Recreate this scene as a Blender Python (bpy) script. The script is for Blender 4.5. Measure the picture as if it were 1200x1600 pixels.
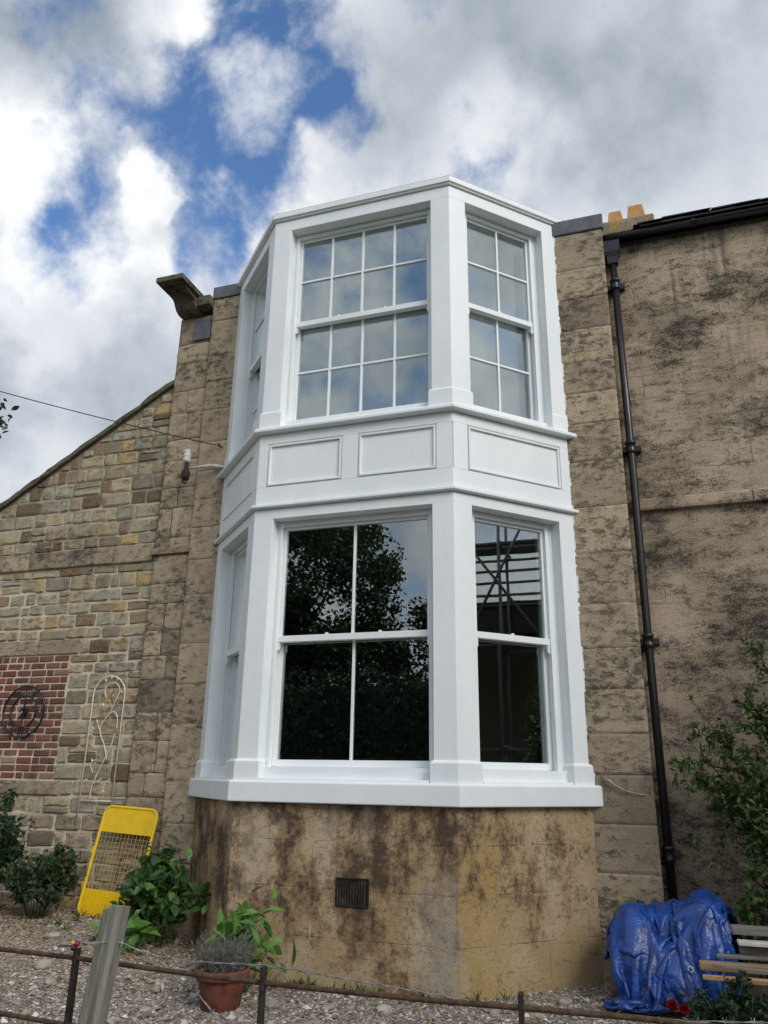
import bpy, math, random
from mathutils import Vector, Matrix, noise as mn
R = random.Random(7)
for o in list(bpy.data.objects): bpy.data.objects.remove(o)
sc = bpy.context.scene
col = sc.collection
rad = math.radians

# ------------------------------------------------------------------ camera
def make_camera():
    yaw, pit, rol = 0.32478, 0.33004, 0.01558
    fw = Vector((-math.sin(yaw)*math.cos(pit), math.cos(yaw)*math.cos(pit), math.sin(pit)))
    rt = fw.cross(Vector((0, 0, 1))).normalized(); up = rt.cross(fw)
    c, s = math.cos(rol), math.sin(rol)
    r2 = rt*c + up*s; u2 = up*c - rt*s
    m = Matrix((r2, u2, -fw)).transposed().to_4x4()
    m.translation = (2.533, -7.485, 1.6)
    cd = bpy.data.cameras.new('camera'); co = bpy.data.objects.new('camera', cd)
    cd.sensor_fit = 'VERTICAL'; cd.sensor_height = 36; cd.lens = 36*1202/1600
    cd.clip_start = .05; cd.clip_end = 3000
    co.matrix_world = m; col.objects.link(co); sc.camera = co
make_camera()
sc.render.resolution_x = 768; sc.render.resolution_y = 1024
sc.view_settings.view_transform = 'Standard'; sc.view_settings.look = 'None'
sc.view_settings.gamma = 1; sc.view_settings.use_curve_mapping = False
sc.view_settings.exposure = 0.46

# ------------------------------------------------------------------ node helper
class G:
    def __init__(s, tree): s.t = tree; s.nd = tree.nodes; s.nd.clear()
    def n(s, typ, ins=None, **props):
        o = s.nd.new(typ)
        for k, v in props.items(): setattr(o, k, v)
        for k, v in (ins or {}).items():
            if isinstance(v, bpy.types.NodeSocket): s.t.links.new(v, o.inputs[k])
            else: o.inputs[k].default_value = v
        return o
    def noise(s, vec, scale=5, detail=4, rough=.5, dist=0, lac=2.0, out='Fac'):
        return s.n('ShaderNodeTexNoise', {'Vector': vec, 'Scale': scale, 'Detail': detail, 'Roughness': rough, 'Distortion': dist, 'Lacunarity': lac}).outputs[out]
    def ramp(s, fac, stops, interp='LINEAR'):
        o = s.n('ShaderNodeValToRGB', {'Fac': fac}); r = o.color_ramp; r.interpolation = interp
        while len(r.elements) < len(stops): r.elements.new(.5)
        for e, (p, c) in zip(r.elements, stops):
            e.position = p
            e.color = (c, c, c, 1) if isinstance(c, (int, float)) else (*c, 1)
        return o.outputs['Color']
    def mix(s, a, b, fac, blend='MIX'):
        return s.n('ShaderNodeMix', {0: fac, 6: a if isinstance(a, bpy.types.NodeSocket) else (*a, 1), 7: b if isinstance(b, bpy.types.NodeSocket) else (*b, 1)}, data_type='RGBA', blend_type=blend).outputs[2]
    def math(s, op, a, b=0.0, c=0.0, clamp=False):
        return s.n('ShaderNodeMath', {0: a, 1: b, 2: c}, operation=op, use_clamp=clamp).outputs[0]
    def mapr(s, v, a, b, c=0., d=1., smooth=True):
        return s.n('ShaderNodeMapRange', {'Value': v, 'From Min': a, 'From Max': b, 'To Min': c, 'To Max': d}, interpolation_type='SMOOTHSTEP' if smooth else 'LINEAR').outputs[0]
    def scale(s, vec, sx, sy, sz, loc=(0, 0, 0)):
        return s.n('ShaderNodeMapping', {'Vector': vec, 'Scale': (sx, sy, sz), 'Location': loc}).outputs[0]
    def dot(s, v, c):
        return s.n('ShaderNodeVectorMath', {0: v, 1: c}, operation='DOT_PRODUCT').outputs['Value']
    def bump(s, h, strength=.4, dist=.01, normal=None):
        d = {'Height': h, 'Strength': strength, 'Distance': dist}
        if normal is not None: d['Normal'] = normal
        return s.n('ShaderNodeBump', d).outputs[0]
    def pos(s): return s.n('ShaderNodeNewGeometry').outputs['Position']
    def xyz(s, v): return s.n('ShaderNodeSeparateXYZ', {0: v}).outputs

# ------------------------------------------------------------------ world: Nishita sky with broken cloud
SUN_DIR = Vector((.66, -.50, .60)).normalized()
def make_world():
    w = bpy.data.worlds.new('World'); sc.world = w; w.use_nodes = True
    g = G(w.node_tree)
    sky = g.n('ShaderNodeTexSky', sky_type='NISHITA', sun_disc=False)
    sky.sun_elevation = math.asin(SUN_DIR.z); sky.sun_rotation = math.atan2(SUN_DIR.x, SUN_DIR.y)
    sky.air_density = 1.0; sky.dust_density = .3; sky.ozone_density = 2.5
    d = g.n('ShaderNodeTexCoord').outputs['Generated']
    dx = g.xyz(d)
    # big shapes of the cloud cover: centre direction, cosine falloff, weight
    blobs = [((-.417, .596, .686), .992, -.21), ((-.366, .569, .736), .9955, -.24), ((-.606, .537, .587), .992, -.30),
             ((-.515, .471, .716), .9970, -.22), ((-.298, .573, .763), .9960, -.28), ((-.459, .671, .583), .9975, -.26),
             ((-.263, .642, .721), .9980, -.26), ((-.129, .716, .686), .9975, -.26), ((-.55, .545, .632), .997, -.16),
             ((-.598, .602, .520), .980, .22), ((-.487, .595, .640), .9983, .34), ((-.340, .637, .692), .995, .16),
             ((-.585, .484, .651), .9970, .30), ((-.440, .495, .752), .9960, .24), ((-.56, .43, .71), .995, .30), ((.05, .67, .74), .93, .34), ((-.646, .64, .415), .97, .2)]
    warp = g.noise(d, 5.0, 6, .6, out='Color')
    dw = g.n('ShaderNodeVectorMath', {0: g.n('ShaderNodeVectorMath', {0: warp, 1: (-.5, -.5, -.5)}, operation='ADD').outputs[0], 1: (.16, .16, .16), 2: d}, operation='MULTIPLY_ADD').outputs[0]
    dw = g.n('ShaderNodeVectorMath', {0: dw}, operation='NORMALIZE').outputs[0]
    n1 = g.noise(g.scale(d, 1, 1, 1, (3.1, 1.7, .4)), 5.2, 12, .58, .0)
    nf = g.noise(g.scale(d, 1, 1, .8, (6.1, 2.7, 1.4)), 11, 12, .60, .1)
    dens = g.math('ADD', g.math('MULTIPLY', n1, .52), g.math('MULTIPLY', nf, .62))
    for c, lim, wt in blobs:
        v = Vector(c).normalized()
        f = g.mapr(g.dot(dw, tuple(v)), lim, min(1.0, lim + (1-lim)*.9), 0, wt*(.50 if wt > 0 else .54))
        dens = g.math('ADD', dens, f)
    dens = g.math('ADD', dens, g.mapr(dx[2], .46, .12, 0, .16))     # cover thickens towards the horizon
    cover = g.mapr(dens, .395, .64)
    wisp = g.mapr(g.noise(g.scale(d, 1, 1.2, .9, (2.3, 5.1, 7.7)), 8.5, 12, .60, .15), .46, .70, 0, .62)     # thin veil over the breaks
    cover = g.math('MAXIMUM', cover, wisp)
    # shading of the clouds: thick = grey belly, thin and edges = white
    n2 = g.noise(g.scale(d, 1, 1, 1, (7.2, 2.2, 1.4)), 6.5, 10, .55, .1)
    n3 = g.noise(g.scale(d, 1, 1, 1.3, (1.2, 8.2, 4.4)), 1.8, 3, .5)
    grey = g.math('ADD', g.mapr(n2, .38, .72, 0, .55), g.mapr(n3, .40, .66, 0, .30))
    for c, lim, wt in [((.05, .64, .77), .955, .40), ((-.143, .60, .79), .985, .35), ((-.646, .64, .415), .98, .40), ((-.54, .68, .474), .99, .30), ((-.545, .430, .72), .993, .5),
                       ((-.598, .602, .545), .988, -.60), ((-.487, .595, .640), .9980, -.7), ((-.340, .637, .692), .990, -.50), ((-.10, .702, .700), .9955, -.65), ((-.585, .484, .651), .9975, -.5), ((-.403, .521, .752), .997, -.45)]:
        v = Vector(c).normalized()
        grey = g.math('ADD', grey, g.mapr(g.dot(dw, tuple(v)), lim, min(1.0, lim + (1-lim)*.9), 0, wt*(.72 if wt > 0 else .55)))
    ccol = g.ramp(grey, [(.0, (.74, .75, .76)), (.20, (.60, .62, .65)), (.55, (.40, .435, .485)), (1.0, (.25, .29, .335))])
    skyc = g.mix(sky.outputs[0], (1, 1, 1), 0.0)
    blue = g.n('ShaderNodeVectorMath', {0: sky.outputs[0], 1: (SKYK*.95, SKYK*1.18, SKYK*1.38)}, operation='MULTIPLY').outputs[0]
    # lower hemisphere: no clouds below the horizon
    above = g.mapr(dx[2], -.02, .05)
    cv = g.math('MULTIPLY', cover, above)
    ccs = g.n('ShaderNodeVectorMath', {0: ccol, 1: (1/BGK, 1/BGK, 1/BGK)}, operation='MULTIPLY').outputs[0]
    final = g.mix(blue, ccs, cv)
    bg = g.n('ShaderNodeBackground', {'Color': final, 'Strength': BGK})
    out = g.n('ShaderNodeOutputWorld', {'Surface': bg.outputs[0]})
BGK = .10      # background strength
SKYK = 1.0
make_world()
sd = bpy.data.lights.new('sun', 'SUN'); sd.energy = 1.55; sd.angle = rad(30); sd.color = (1, .96, .9)
so = bpy.data.objects.new('sun', sd); so.rotation_euler = (-SUN_DIR).to_track_quat('-Z', 'Y').to_euler(); col.objects.link(so)

# ------------------------------------------------------------------ mesh helper
class MB:
    def __init__(s): s.v = []; s.f = []
    def add(s, vs, fs):
        k = len(s.v); s.v += [tuple(p) for p in vs]; s.f += [tuple(i+k for i in f) for f in fs]; return s
    def box(s, x0, x1, y0, y1, z0, z1):
        return s.add([(x0, y0, z0), (x1, y0, z0), (x1, y1, z0), (x0, y1, z0), (x0, y0, z1), (x1, y0, z1), (x1, y1, z1), (x0, y1, z1)],
                     [(0, 3, 2, 1), (4, 5, 6, 7), (0, 1, 5, 4), (1, 2, 6, 5), (2, 3, 7, 6), (3, 0, 4, 7)])
    def prism(s, poly, z0, z1):            # poly counter-clockwise in XY
        n = len(poly)
        return s.add([(x, y, z0) for x, y in poly] + [(x, y, z1) for x, y in poly],
                     [tuple(range(n-1, -1, -1)), tuple(range(n, 2*n))] + [(i, (i+1) % n, n+(i+1) % n, n+i) for i in range(n)])
    def loft(s, rings, cap=True, closed=True):
        n = len(rings[0]); vs = [p for r in rings for p in r]; fs = []
        for a in range(len(rings)-1):
            for i in range(n if closed else n-1):
                j = (i+1) % n; fs.append((a*n+i, a*n+j, (a+1)*n+j, (a+1)*n+i))
        if cap: fs += [tuple(range(n-1, -1, -1)), tuple(range((len(rings)-1)*n, len(rings)*n))]
        return s.add(vs, fs)
    def tube(s, pts, r, seg=8, cap=True):
        pts = [Vector(p) for p in pts]; rs = r if isinstance(r, (list, tuple)) else [r]*len(pts); rings = []
        prev = None
        for i, p in enumerate(pts):
            t = (pts[min(i+1, len(pts)-1)] - pts[max(i-1, 0)])
            t = t.normalized() if t.length > 1e-9 else Vector((0, 0, 1))
            a = prev if prev is not None else (Vector((0, 0, 1)) if abs(t.z) < .9 else Vector((1, 0, 0)))
            u = t.cross(a)
            if u.length < 1e-6: u = t.cross(Vector((0, 1, 0)))
            u.normalize(); w = u.cross(t).normalized(); prev = w
            rings.append([tuple(p + (u*math.cos(2*math.pi*k/seg) + w*math.sin(2*math.pi*k/seg))*rs[i]) for k in range(seg)])
        return s.loft(rings, cap)
    def lathe(s, prof, c, seg=20, cap=True):
        return s.loft([[(c[0]+r*math.cos(2*math.pi*k/seg), c[1]+r*math.sin(2*math.pi*k/seg), c[2]+z) for k in range(seg)] for r, z in prof], cap)
    def xf(s, fn): s.v = [tuple(fn(Vector(p))) for p in s.v]; return s
    def mesh(s, name, mat, smooth=False):
        me = bpy.data.meshes.new(name); me.from_pydata(s.v, [], s.f)
        if mat: me.materials.append(mat)
        if smooth: me.polygons.foreach_set('use_smooth', [True]*len(me.polygons))
        me.update(); return me
    def build(s, name, mat, parent=None, smooth=False, bevel=0, seg=2):
        return link(name, s.mesh(name, mat, smooth), parent, bevel, seg)
def link(name, me, parent=None, bevel=0, seg=2):
    o = bpy.data.objects.new(name, me); col.objects.link(o)
    if parent: o.parent = parent
    if bevel:
        b = o.modifiers.new('edge', 'BEVEL'); b.width = bevel; b.segments = seg; b.limit_method = 'ANGLE'; b.angle_limit = rad(35)
    return o
def tag(o, label=None, cat=None, group=None, kind=None):
    if label: o['label'] = label
    if cat: o['category'] = cat
    if group: o['group'] = group
    if kind: o['kind'] = kind
    return o
def empty(name, loc, label, cat, group=None):
    o = bpy.data.objects.new(name, None); o.location = loc; o.empty_display_size = .1; col.objects.link(o)
    return tag(o, label, cat, group)
def sub(o, parent):
    "parent keeping world place (the parents are unrotated empties)"
    o.parent = parent; o.matrix_parent_inverse = Matrix.Translation(parent.location).inverted(); return o
def ss(a, b, x):
    t = max(0, min(1, (x-a)/(b-a))); return t*t*(3-2*t)

# ------------------------------------------------------------------ materials
MATS = {}
def mat(name):
    m = bpy.data.materials.new(name); m.use_nodes = True; g = G(m.node_tree); MATS[name] = m
    return m, g
def finish(g, color, rough=.8, normal=None, **kw):
    ins = {'Base Color': color if isinstance(color, bpy.types.NodeSocket) else (*color, 1), 'Roughness': rough}
    if normal is not None: ins['Normal'] = normal
    ins.update(kw)
    p = g.n('ShaderNodeBsdfPrincipled', ins)
    g.n('ShaderNodeOutputMaterial', {'Surface': p.outputs[0]})
    return p
def simple(name, c, rough=.6, metal=0., var=.15, scale=20, bump=.15, bd=.003, spec=.5):
    m, g = mat(name); p = g.pos()
    n = g.noise(p, scale, 6, .6)
    cc = g.mix(tuple(x*(1-var) for x in c), tuple(min(1, x*(1+var)) for x in c), g.mapr(n, .3, .7))
    finish(g, cc, rough, g.bump(g.noise(p, scale*4, 4), bump, bd), **{'Metallic': metal, 'Specular IOR Level': spec})
    return m
def m_white():
    m, g = mat('white_paint'); p = g.pos()
    n = g.noise(g.scale(p, 1, 1, .5), 2.2, 6, .6); n2 = g.noise(g.scale(p, 6, 6, 1.2), 3, 6, .65)
    c = g.mix((.745, .785, .80), (.80, .83, .84), g.mapr(n, .35, .65))
    c = g.mix(c, (.62, .63, .60), g.mapr(n2, .66, .85, 0, .35))
    br = g.noise(g.scale(p, 40, 40, 3), 2.2, 4, .6)
    b = g.bump(g.noise(p, 60, 5, .6), .16, .004, g.bump(g.noise(p, 7, 3), .22, .012, g.bump(br, .12, .004)))
    finish(g, c, .42, b); return m
def m_stone(name, tones, stain=.5, soot=(.045, .038, .032), bump=.6, speck=.5, lo=.565):
    m, g = mat(name); p = g.pos()
    rnd = g.n('ShaderNodeObjectInfo').outputs['Random']
    base = g.ramp(rnd, [((i+.5)/len(tones), t) for i, t in enumerate(tones)])
    n1 = g.noise(p, 5, 8, .65, .3); n2 = g.noise(p, 42, 7, .75); n3 = g.noise(g.scale(p, 1, 1, 1.7), 9, 9, .72, .5)
    big = g.noise(p, 1.1, 5, .6); n4 = g.noise(p, 95, 5, .75)
    c = g.mix(base, (.17, .15, .10), g.mapr(n1, .45, .72, 0, .6))
    c = g.mix(c, (.50, .43, .31), g.mapr(n2, .54, .72, 0, .55))
    k = g.math('ADD', g.math('MULTIPLY', n3, .55), g.math('ADD', g.math('MULTIPLY', big, .30), g.math('MULTIPLY', n4, .28)))
    c = g.mix(c, soot, g.mapr(k, lo, lo+.09, 0, stain))
    c = g.mix(c, soot, g.mapr(n4, .56, .70, 0, speck))
    h = g.math('ADD', g.math('MULTIPLY', n2, .8), n3)
    finish(g, c, .93, g.bump(h, bump, .02, g.bump(n4, .5, .006)), **{'Specular IOR Level': .2}); return m
def m_mortar():
    m, g = mat('lime_mortar'); p = g.pos()
    n = g.noise(p, 3, 6, .6); n2 = g.noise(p, 45, 5, .7)
    z = g.xyz(p)[2]
    c = g.mix((.62, .55, .43), (.42, .365, .275), g.mapr(n, .46, .68))
    c = g.mix(c, (.13, .11, .08), g.mapr(g.math('ADD', z, g.math('MULTIPLY', n, 3)), 5.2, 7.0, 0, .75))
    c = g.mix(c, (.10, .08, .06), g.mapr(n2, .55, .75, 0, .6))
    finish(g, c, .95, g.bump(n2, .7, .012)); return m
def m_brick():
    m, g = mat('red_brick'); p = g.pos()
    rnd = g.n('ShaderNodeObjectInfo').outputs['Random']
    base = g.ramp(rnd, [(.0, (.12, .045, .03)), (.3, (.18, .062, .04)), (.55, (.21, .09, .055)), (.8, (.10, .042, .034)), (.93, (.25, .14, .085)), (1., (.30, .24, .17))])
    n = g.noise(p, 30, 7, .7); n2 = g.noise(p, 6, 6, .6)
    c = g.mix(base, (.34, .25, .18), g.mapr(n, .55, .75, 0, .5)); c = g.mix(c, (.06, .035, .03), g.mapr(n2, .52, .7, 0, .7))
    finish(g, c, .9, g.bump(n, .5, .006)); return m
def m_base():
    "thin old render on the foot of the bay: ochre, brown weathering in clouds, lime speckle by the arris, algae-yellow beside it"
    m, g = mat('stained_render'); p = g.pos(); x = g.xyz(p)
    n1 = g.noise(g.scale(p, 1, 1, .8), 2.6, 12, .74); n2 = g.noise(g.scale(p, 3.0, 3.0, .45), 2.6, 8, .65)
    n3 = g.noise(p, 30, 8, .78); n4 = g.noise(g.scale(p, 1, 1, .7, (5, 3, 2)), 1.7, 7, .6); n6 = g.noise(p, 100, 5, .75)
    n5 = g.noise(g.scale(p, 1, 1, 5), 5, 8, .7)
    c = g.mix((.40, .285, .15), (.50, .39, .255), g.mapr(n4, .38, .62))
    wob = g.math('MULTIPLY', g.math('SUBTRACT', n2, .5), .5)
    right = g.mapr(g.math('ADD', x[0], wob), 1.0, 1.06)
    yel = g.math('MULTIPLY', right, g.mapr(g.math('ADD', x[0], wob), 1.44, 1.20))
    yel = g.math('MULTIPLY', yel, g.mapr(x[2], 1.3, .9))
    c = g.mix(c, (.40, .27, .075), g.math('MULTIPLY', yel, .42))
    st = g.math('ADD', g.math('MULTIPLY', n1, .66), g.math('ADD', g.math('MULTIPLY', n2, .12), g.math('MULTIPLY', n3, .24)))
    zz = g.math('ADD', g.mapr(x[2], .10, .70, .0, .07), g.math('MULTIPLY', right, -.04))
    st = g.math('ADD', st, zz)
    c = g.mix(c, (.20, .125, .07), g.mapr(st, .515, .575, 0, .65))
    c = g.mix(c, (.060, .040, .030), g.mapr(st, .555, .635, 0, .85))
    c = g.mix(c, (.07, .042, .025), g.mapr(n5, .56, .70, 0, .5))
    # grey lime speckle in a band left of the arris
    band = g.math('MULTIPLY', g.mapr(g.math('ADD', x[0], wob), .62, .82), g.math('SUBTRACT', 1., right))
    band = g.math('MULTIPLY', band, g.mapr(x[2], 1.0, .55))
    c = g.mix(c, (.40, .375, .33), g.math('MULTIPLY', band, g.mapr(n3, .42, .56, 0, .85)))
    c = g.mix(c, (.44, .41, .36), g.mapr(g.math('ADD', n4, g.math('MULTIPLY', n3, .45)), .80, .90, 0, .35))
    c = g.mix(c, (.62, .57, .48), g.mapr(g.noise(g.scale(p, 22, 22, 1.5, (2, 9, 4)), 2, 3, .5), .735, .77, 0, .8))
    c = g.mix(c, (.60, .56, .48), g.mapr(n6, .66, .72, 0, .5))
    c = g.mix(c, (.10, .065, .04), g.mapr(n3, .52, .68, 0, .6))
    c = g.mix(c, (.05, .035, .025), g.mapr(n6, .58, .66, 0, .5))
    bv = g.n('ShaderNodeCombineXYZ', {0: g.math('ADD', x[0], x[1]), 1: g.math('ADD', x[2], g.math('MULTIPLY', n3, .02)), 2: 0.0}).outputs[0]
    bk = g.n('ShaderNodeTexBrick', {'Vector': bv, 'Scale': 1.0, 'Mortar Size': .006, 'Mortar Smooth': .6, 'Brick Width': .82, 'Row Height': .36}).outputs['Fac']
    jt = g.math('MULTIPLY', bk, g.mapr(g.noise(p, 4, 5, .6), .44, .58))
    c = g.mix(c, (.07, .05, .032), g.math('MULTIPLY', jt, .4))
    h = g.math('SUBTRACT', g.math('ADD', g.math('MULTIPLY', n3, .8), n1), g.math('MULTIPLY', jt, .5))
    finish(g, c, .93, g.bump(h, .6, .025, g.bump(n6, .5, .006)), **{'Specular IOR Level': .2}); return m
def m_wall():
    "the long weathered wall: pinkish tan with black lichen speckle lying in courses"
    m, g = mat('weathered_wall'); p = g.pos(); x = g.xyz(p)
    n1 = g.noise(g.scale(p, .8, 1, 1.1, (2, 0, 6)), 1.6, 8, .62, .3); n2 = g.noise(g.scale(p, 1, 1, 1.7), 7, 10, .80, .4)
    n3 = g.noise(g.scale(p, 1, 1, 1.3), 52, 7, .80); n4 = g.noise(g.scale(p, 1, 1, .8, (9, 2, 5)), 1.1, 6, .6)
    n5 = g.noise(g.scale(p, 9, 1, .7, (1, 2, 5)), 1.5, 5, .6); cr = g.noise(g.scale(p, .7, 1, 4.2, (4, 2, 5)), 1.9, 6, .65, .2)
    c = g.mix((.43, .335, .235), (.58, .46, .34), g.mapr(n4, .36, .64))
    c = g.mix(c, (.30, .25, .165), g.mapr(n1, .44, .62, 0, .7))
    c = g.mix(c, (.54, .42, .32), g.mapr(n5, .58, .72, 0, .40))
    c = g.mix(c, (.12, .105, .085), g.math('MULTIPLY', g.mapr(g.noise(g.scale(p, 5, 1, .35, (7, 2, 1)), 1.6, 7, .65), .50, .68), g.mapr(x[2], 4.6, 7.3, .2, .8)))
    c = g.mix(c, (.70, .58, .45), g.mapr(n3, .53, .66, 0, .6))
    k = g.math('ADD', g.math('ADD', g.math('MULTIPLY', n2, .40), g.math('MULTIPLY', n1, .26)), g.math('ADD', g.math('MULTIPLY', n3, .44), g.math('MULTIPLY', cr, .20)))
    c = g.mix(c, (.13, .11, .085), g.mapr(k, .625, .675, 0, .55))
    c = g.mix(c, (.032, .028, .027), g.mapr(k, .665, .725, 0, .85))
    c = g.mix(c, (.06, .05, .04), g.mapr(g.noise(p, 75, 5, .75), .55, .66, 0, .55))
    bv = g.n('ShaderNodeCombineXYZ', {0: x[0], 1: g.math('ADD', x[2], g.math('MULTIPLY', n2, .10)), 2: 0.0}).outputs[0]
    bk = g.n('ShaderNodeTexBrick', {'Vector': bv, 'Scale': 1.0, 'Mortar Size': .012, 'Mortar Smooth': .8, 'Brick Width': .62, 'Row Height': .27}).outputs['Fac']
    jt = g.math('MULTIPLY', bk, g.mapr(g.noise(p, 2.2, 6, .65), .46, .62))
    c = g.mix(c, (.13, .105, .08), g.math('MULTIPLY', jt, .28))
    h = g.math('SUBTRACT', g.math('ADD', n2, g.math('MULTIPLY', n3, .8)), g.math('MULTIPLY', jt, .4))
    finish(g, c, .94, g.bump(h, .75, .03, g.bump(g.noise(p, 110, 4), .5, .005)), **{'Specular IOR Level': .2}); return m
def m_glass():
    m, g = mat('window_glass')
    bf = g.n('ShaderNodeNewGeometry').outputs['Backfacing']
    fr = g.n('ShaderNodeFresnel', {'IOR': g.mapr(bf, 0, 1, 1.55, 1/1.55, False)}).outputs[0]
    lw = g.math('MULTIPLY', fr, 4.2, clamp=True)
    wav = g.bump(g.noise(g.pos(), 1.3, 2), .03, .02)
    gl = g.n('ShaderNodeBsdfGlossy', {'Color': (.95, 1, .98, 1), 'Roughness': 0.0, 'Normal': wav})
    tr = g.n('ShaderNodeBsdfTransparent', {'Color': (.93, .96, .945, 1)})
    mx = g.n('ShaderNodeMixShader', {0: lw, 1: tr.outputs[0], 2: gl.outputs[0]})
    g.n('ShaderNodeOutputMaterial', {'Surface': mx.outputs[0]}); return m
def m_leaf(name, c1, c2, c3=None, rough=.45, trans=.25):
    m, g = mat(name); geo = g.n('ShaderNodeNewGeometry')
    rnd = geo.outputs['Random Per Island']
    stops = [(0., c1), (.6, c2), (1., c3 or c2)]
    c = g.ramp(rnd, stops)
    c = g.mix(c, tuple(v*.6 for v in c1), g.mapr(g.noise(geo.outputs['Position'], 30, 4), .45, .7, 0, .6))
    p = g.n('ShaderNodeBsdfPrincipled', {'Base Color': c, 'Roughness': rough})
    t = g.n('ShaderNodeBsdfTranslucent', {'Color': c})
    mx = g.n('ShaderNodeMixShader', {0: trans, 1: p.outputs[0], 2: t.outputs[0]})
    g.n('ShaderNodeOutputMaterial', {'Surface': mx.outputs[0]}); return m
def m_ground():
    m, g = mat('gravel_ground'); p = g.pos(); x = g.xyz(p)
    vo = g.n('ShaderNodeTexVoronoi', {'Vector': p, 'Scale': 55.0, 'Randomness': 1.0})
    n = g.noise(p, 1.3, 6, .6); n2 = g.noise(p, 14, 6, .7)
    c = g.ramp(g.xyz(vo.outputs['Color'])[0], [(0, (.10, .085, .065)), (.4, (.24, .20, .155)), (.75, (.32, .29, .25)), (1, (.46, .44, .40))])
    c = g.mix(c, (.055, .042, .03), g.mapr(g.math('ADD', n2, g.math('MULTIPLY', n, .6)), .80, .98, 0, .8))
    lawn = g.mix((.035, .055, .016), (.075, .095, .035), g.mapr(g.noise(p, 3, 6, .65), .35, .65))
    c = g.mix(c, lawn, g.mapr(g.math('ADD', x[1], g.math('MULTIPLY', n, .8)), -4.2, -4.9))
    h = g.math('SUBTRACT', 1., vo.outputs['Distance'])
    finish(g, c, .92, g.bump(h, .9, .02)); return m
def m_pebble():
    m, g = mat('pebbles'); geo = g.n('ShaderNodeNewGeometry')
    c = g.ramp(geo.outputs['Random Per Island'], [(0, (.11, .09, .07)), (.35, (.27, .21, .15)), (.6, (.33, .29, .24)), (.85, (.40, .38, .35)), (.97, (.55, .53, .50)), (1, (.7, .69, .66))])
    n = g.noise(geo.outputs['Position'], 90, 4); px = g.xyz(geo.outputs['Position'])
    c = g.mix(c, (.36, .235, .12), g.mapr(g.math('ADD', px[0], g.math('MULTIPLY', px[1], -.9)), .2, -1.8, 0, .5))
    finish(g, g.mix(c, (.08, .07, .055), g.mapr(n, .5, .75, 0, .5)), .88); return m
def m_wood(name, c1, c2, axis='z', rough=.85):
    m, g = mat(name); p = g.pos()
    s = {'z': (30, 30, 2.0), 'x': (2.0, 30, 30)}[axis]
    n = g.noise(g.scale(p, *s), 1.2, 8, .7, .5); n2 = g.noise(p, 9, 5, .6)
    c = g.mix(c1, c2, g.mapr(n, .35, .65)); c = g.mix(c, tuple(v*.35 for v in c1), g.mapr(n, .60, .72, 0, .7)); c = g.mix(c, (.22, .23, .16), g.mapr(n2, .55, .75, 0, .4))
    finish(g, c, rough, g.bump(n, .7, .008)); return m
def m_tarp():
    m, g = mat('blue_tarpaulin'); p = g.pos()
    d = g.noise(p, 5, 4, .6, out='Color')
    pw = g.n('ShaderNodeVectorMath', {0: d, 1: (.35, .35, .35), 2: p}, operation='MULTIPLY_ADD').outputs[0]
    v1 = g.n('ShaderNodeTexVoronoi', {'Vector': pw, 'Scale': 7.0}, feature='DISTANCE_TO_EDGE').outputs['Distance']
    v2 = g.n('ShaderNodeTexVoronoi', {'Vector': pw, 'Scale': 19.0}, feature='F1').outputs['Distance']
    h = g.math('ADD', v1, g.math('MULTIPLY', v2, .25))
    c = g.mix((.006, .034, .17), (.012, .070, .33), g.mapr(g.noise(p, 6, 5), .35, .65))
    c = g.mix(c, (.20, .25, .36), g.mapr(g.noise(p, 16, 8, .75), .56, .76, 0, .55))
    finish(g, c, .34, g.bump(h, .4, .03), **{'Specular IOR Level': .55}); return m
W_WHITE = m_white()
TONES = [(.42, .355, .24), (.48, .40, .26), (.35, .32, .235), (.50, .35, .17), (.45, .385, .27), (.24, .15, .085), (.45, .42, .32), (.27, .23, .16), (.41, .34, .22), (.39, .36, .28), (.17, .115, .075)]
W_STONE = m_stone('rubble_stone', TONES, .62)
W_ASHLAR = m_stone('ashlar_stone', [(.48, .385, .265), (.39, .32, .225), (.52, .41, .28), (.34, .28, .20), (.44, .345, .24), (.29, .235, .17)], .85, (.07, .058, .048), lo=.55)
W_CARVED = m_stone('carved_stone', [(.12, .11, .075), (.15, .13, .09)], .85, (.03, .027, .022))
def m_lichen():
    m, g = mat('lichen_stone'); p = g.pos(); n = g.noise(p, 9, 8, .7); n2 = g.noise(p, 40, 7, .75)
    c = g.mix((.30, .27, .20), (.17, .15, .115), g.mapr(n2, .4, .62)); c = g.mix(c, (.42, .23, .045), g.mapr(n, .45, .58, 0, .9)); c = g.mix(c, (.12, .14, .03), g.mapr(n, .62, .72, 0, .8))
    c = g.mix(c, (.5, .48, .42), g.mapr(n2, .60, .7, 0, .6))
    finish(g, c, .95, g.bump(n2, .8, .02)); return m
W_LICHEN = m_lichen()
W_MORTAR = m_mortar(); W_BRICK = m_brick(); W_BASE = m_base(); W_WALL = m_wall(); W_GLASS = m_glass()
W_JOINT = simple('dark_joint', (.10, .085, .065), .95, 0, .3, 30, .5)
W_LEAD = simple('grey_slate', (.10, .11, .125), .65, 0, .2, 8, .2)
W_SLATE = simple('dark_slate', (.035, .035, .038), .6, 0, .3, 12, .4)
W_BLACK = simple('black_iron', (.011, .011, .013), .32, 0, .2, 30, .15)
W_RUST = simple('rusty_iron', (.085, .05, .03), .8, .3, .45, 35, .5)
W_DKRUST = simple('dark_rust', (.035, .027, .022), .8, .3, .45, 35, .5)
W_WIRE = simple('galvanised_wire', (.30, .29, .27), .55, .6, .3, 60, .3)
W_YELLOW = simple('yellow_paint', (.78, .50, .012), .42, 0, .08, 9, .08)
W_CREAM = simple('cream_paint', (.68, .64, .54), .5, 0, .15, 25, .1)
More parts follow.
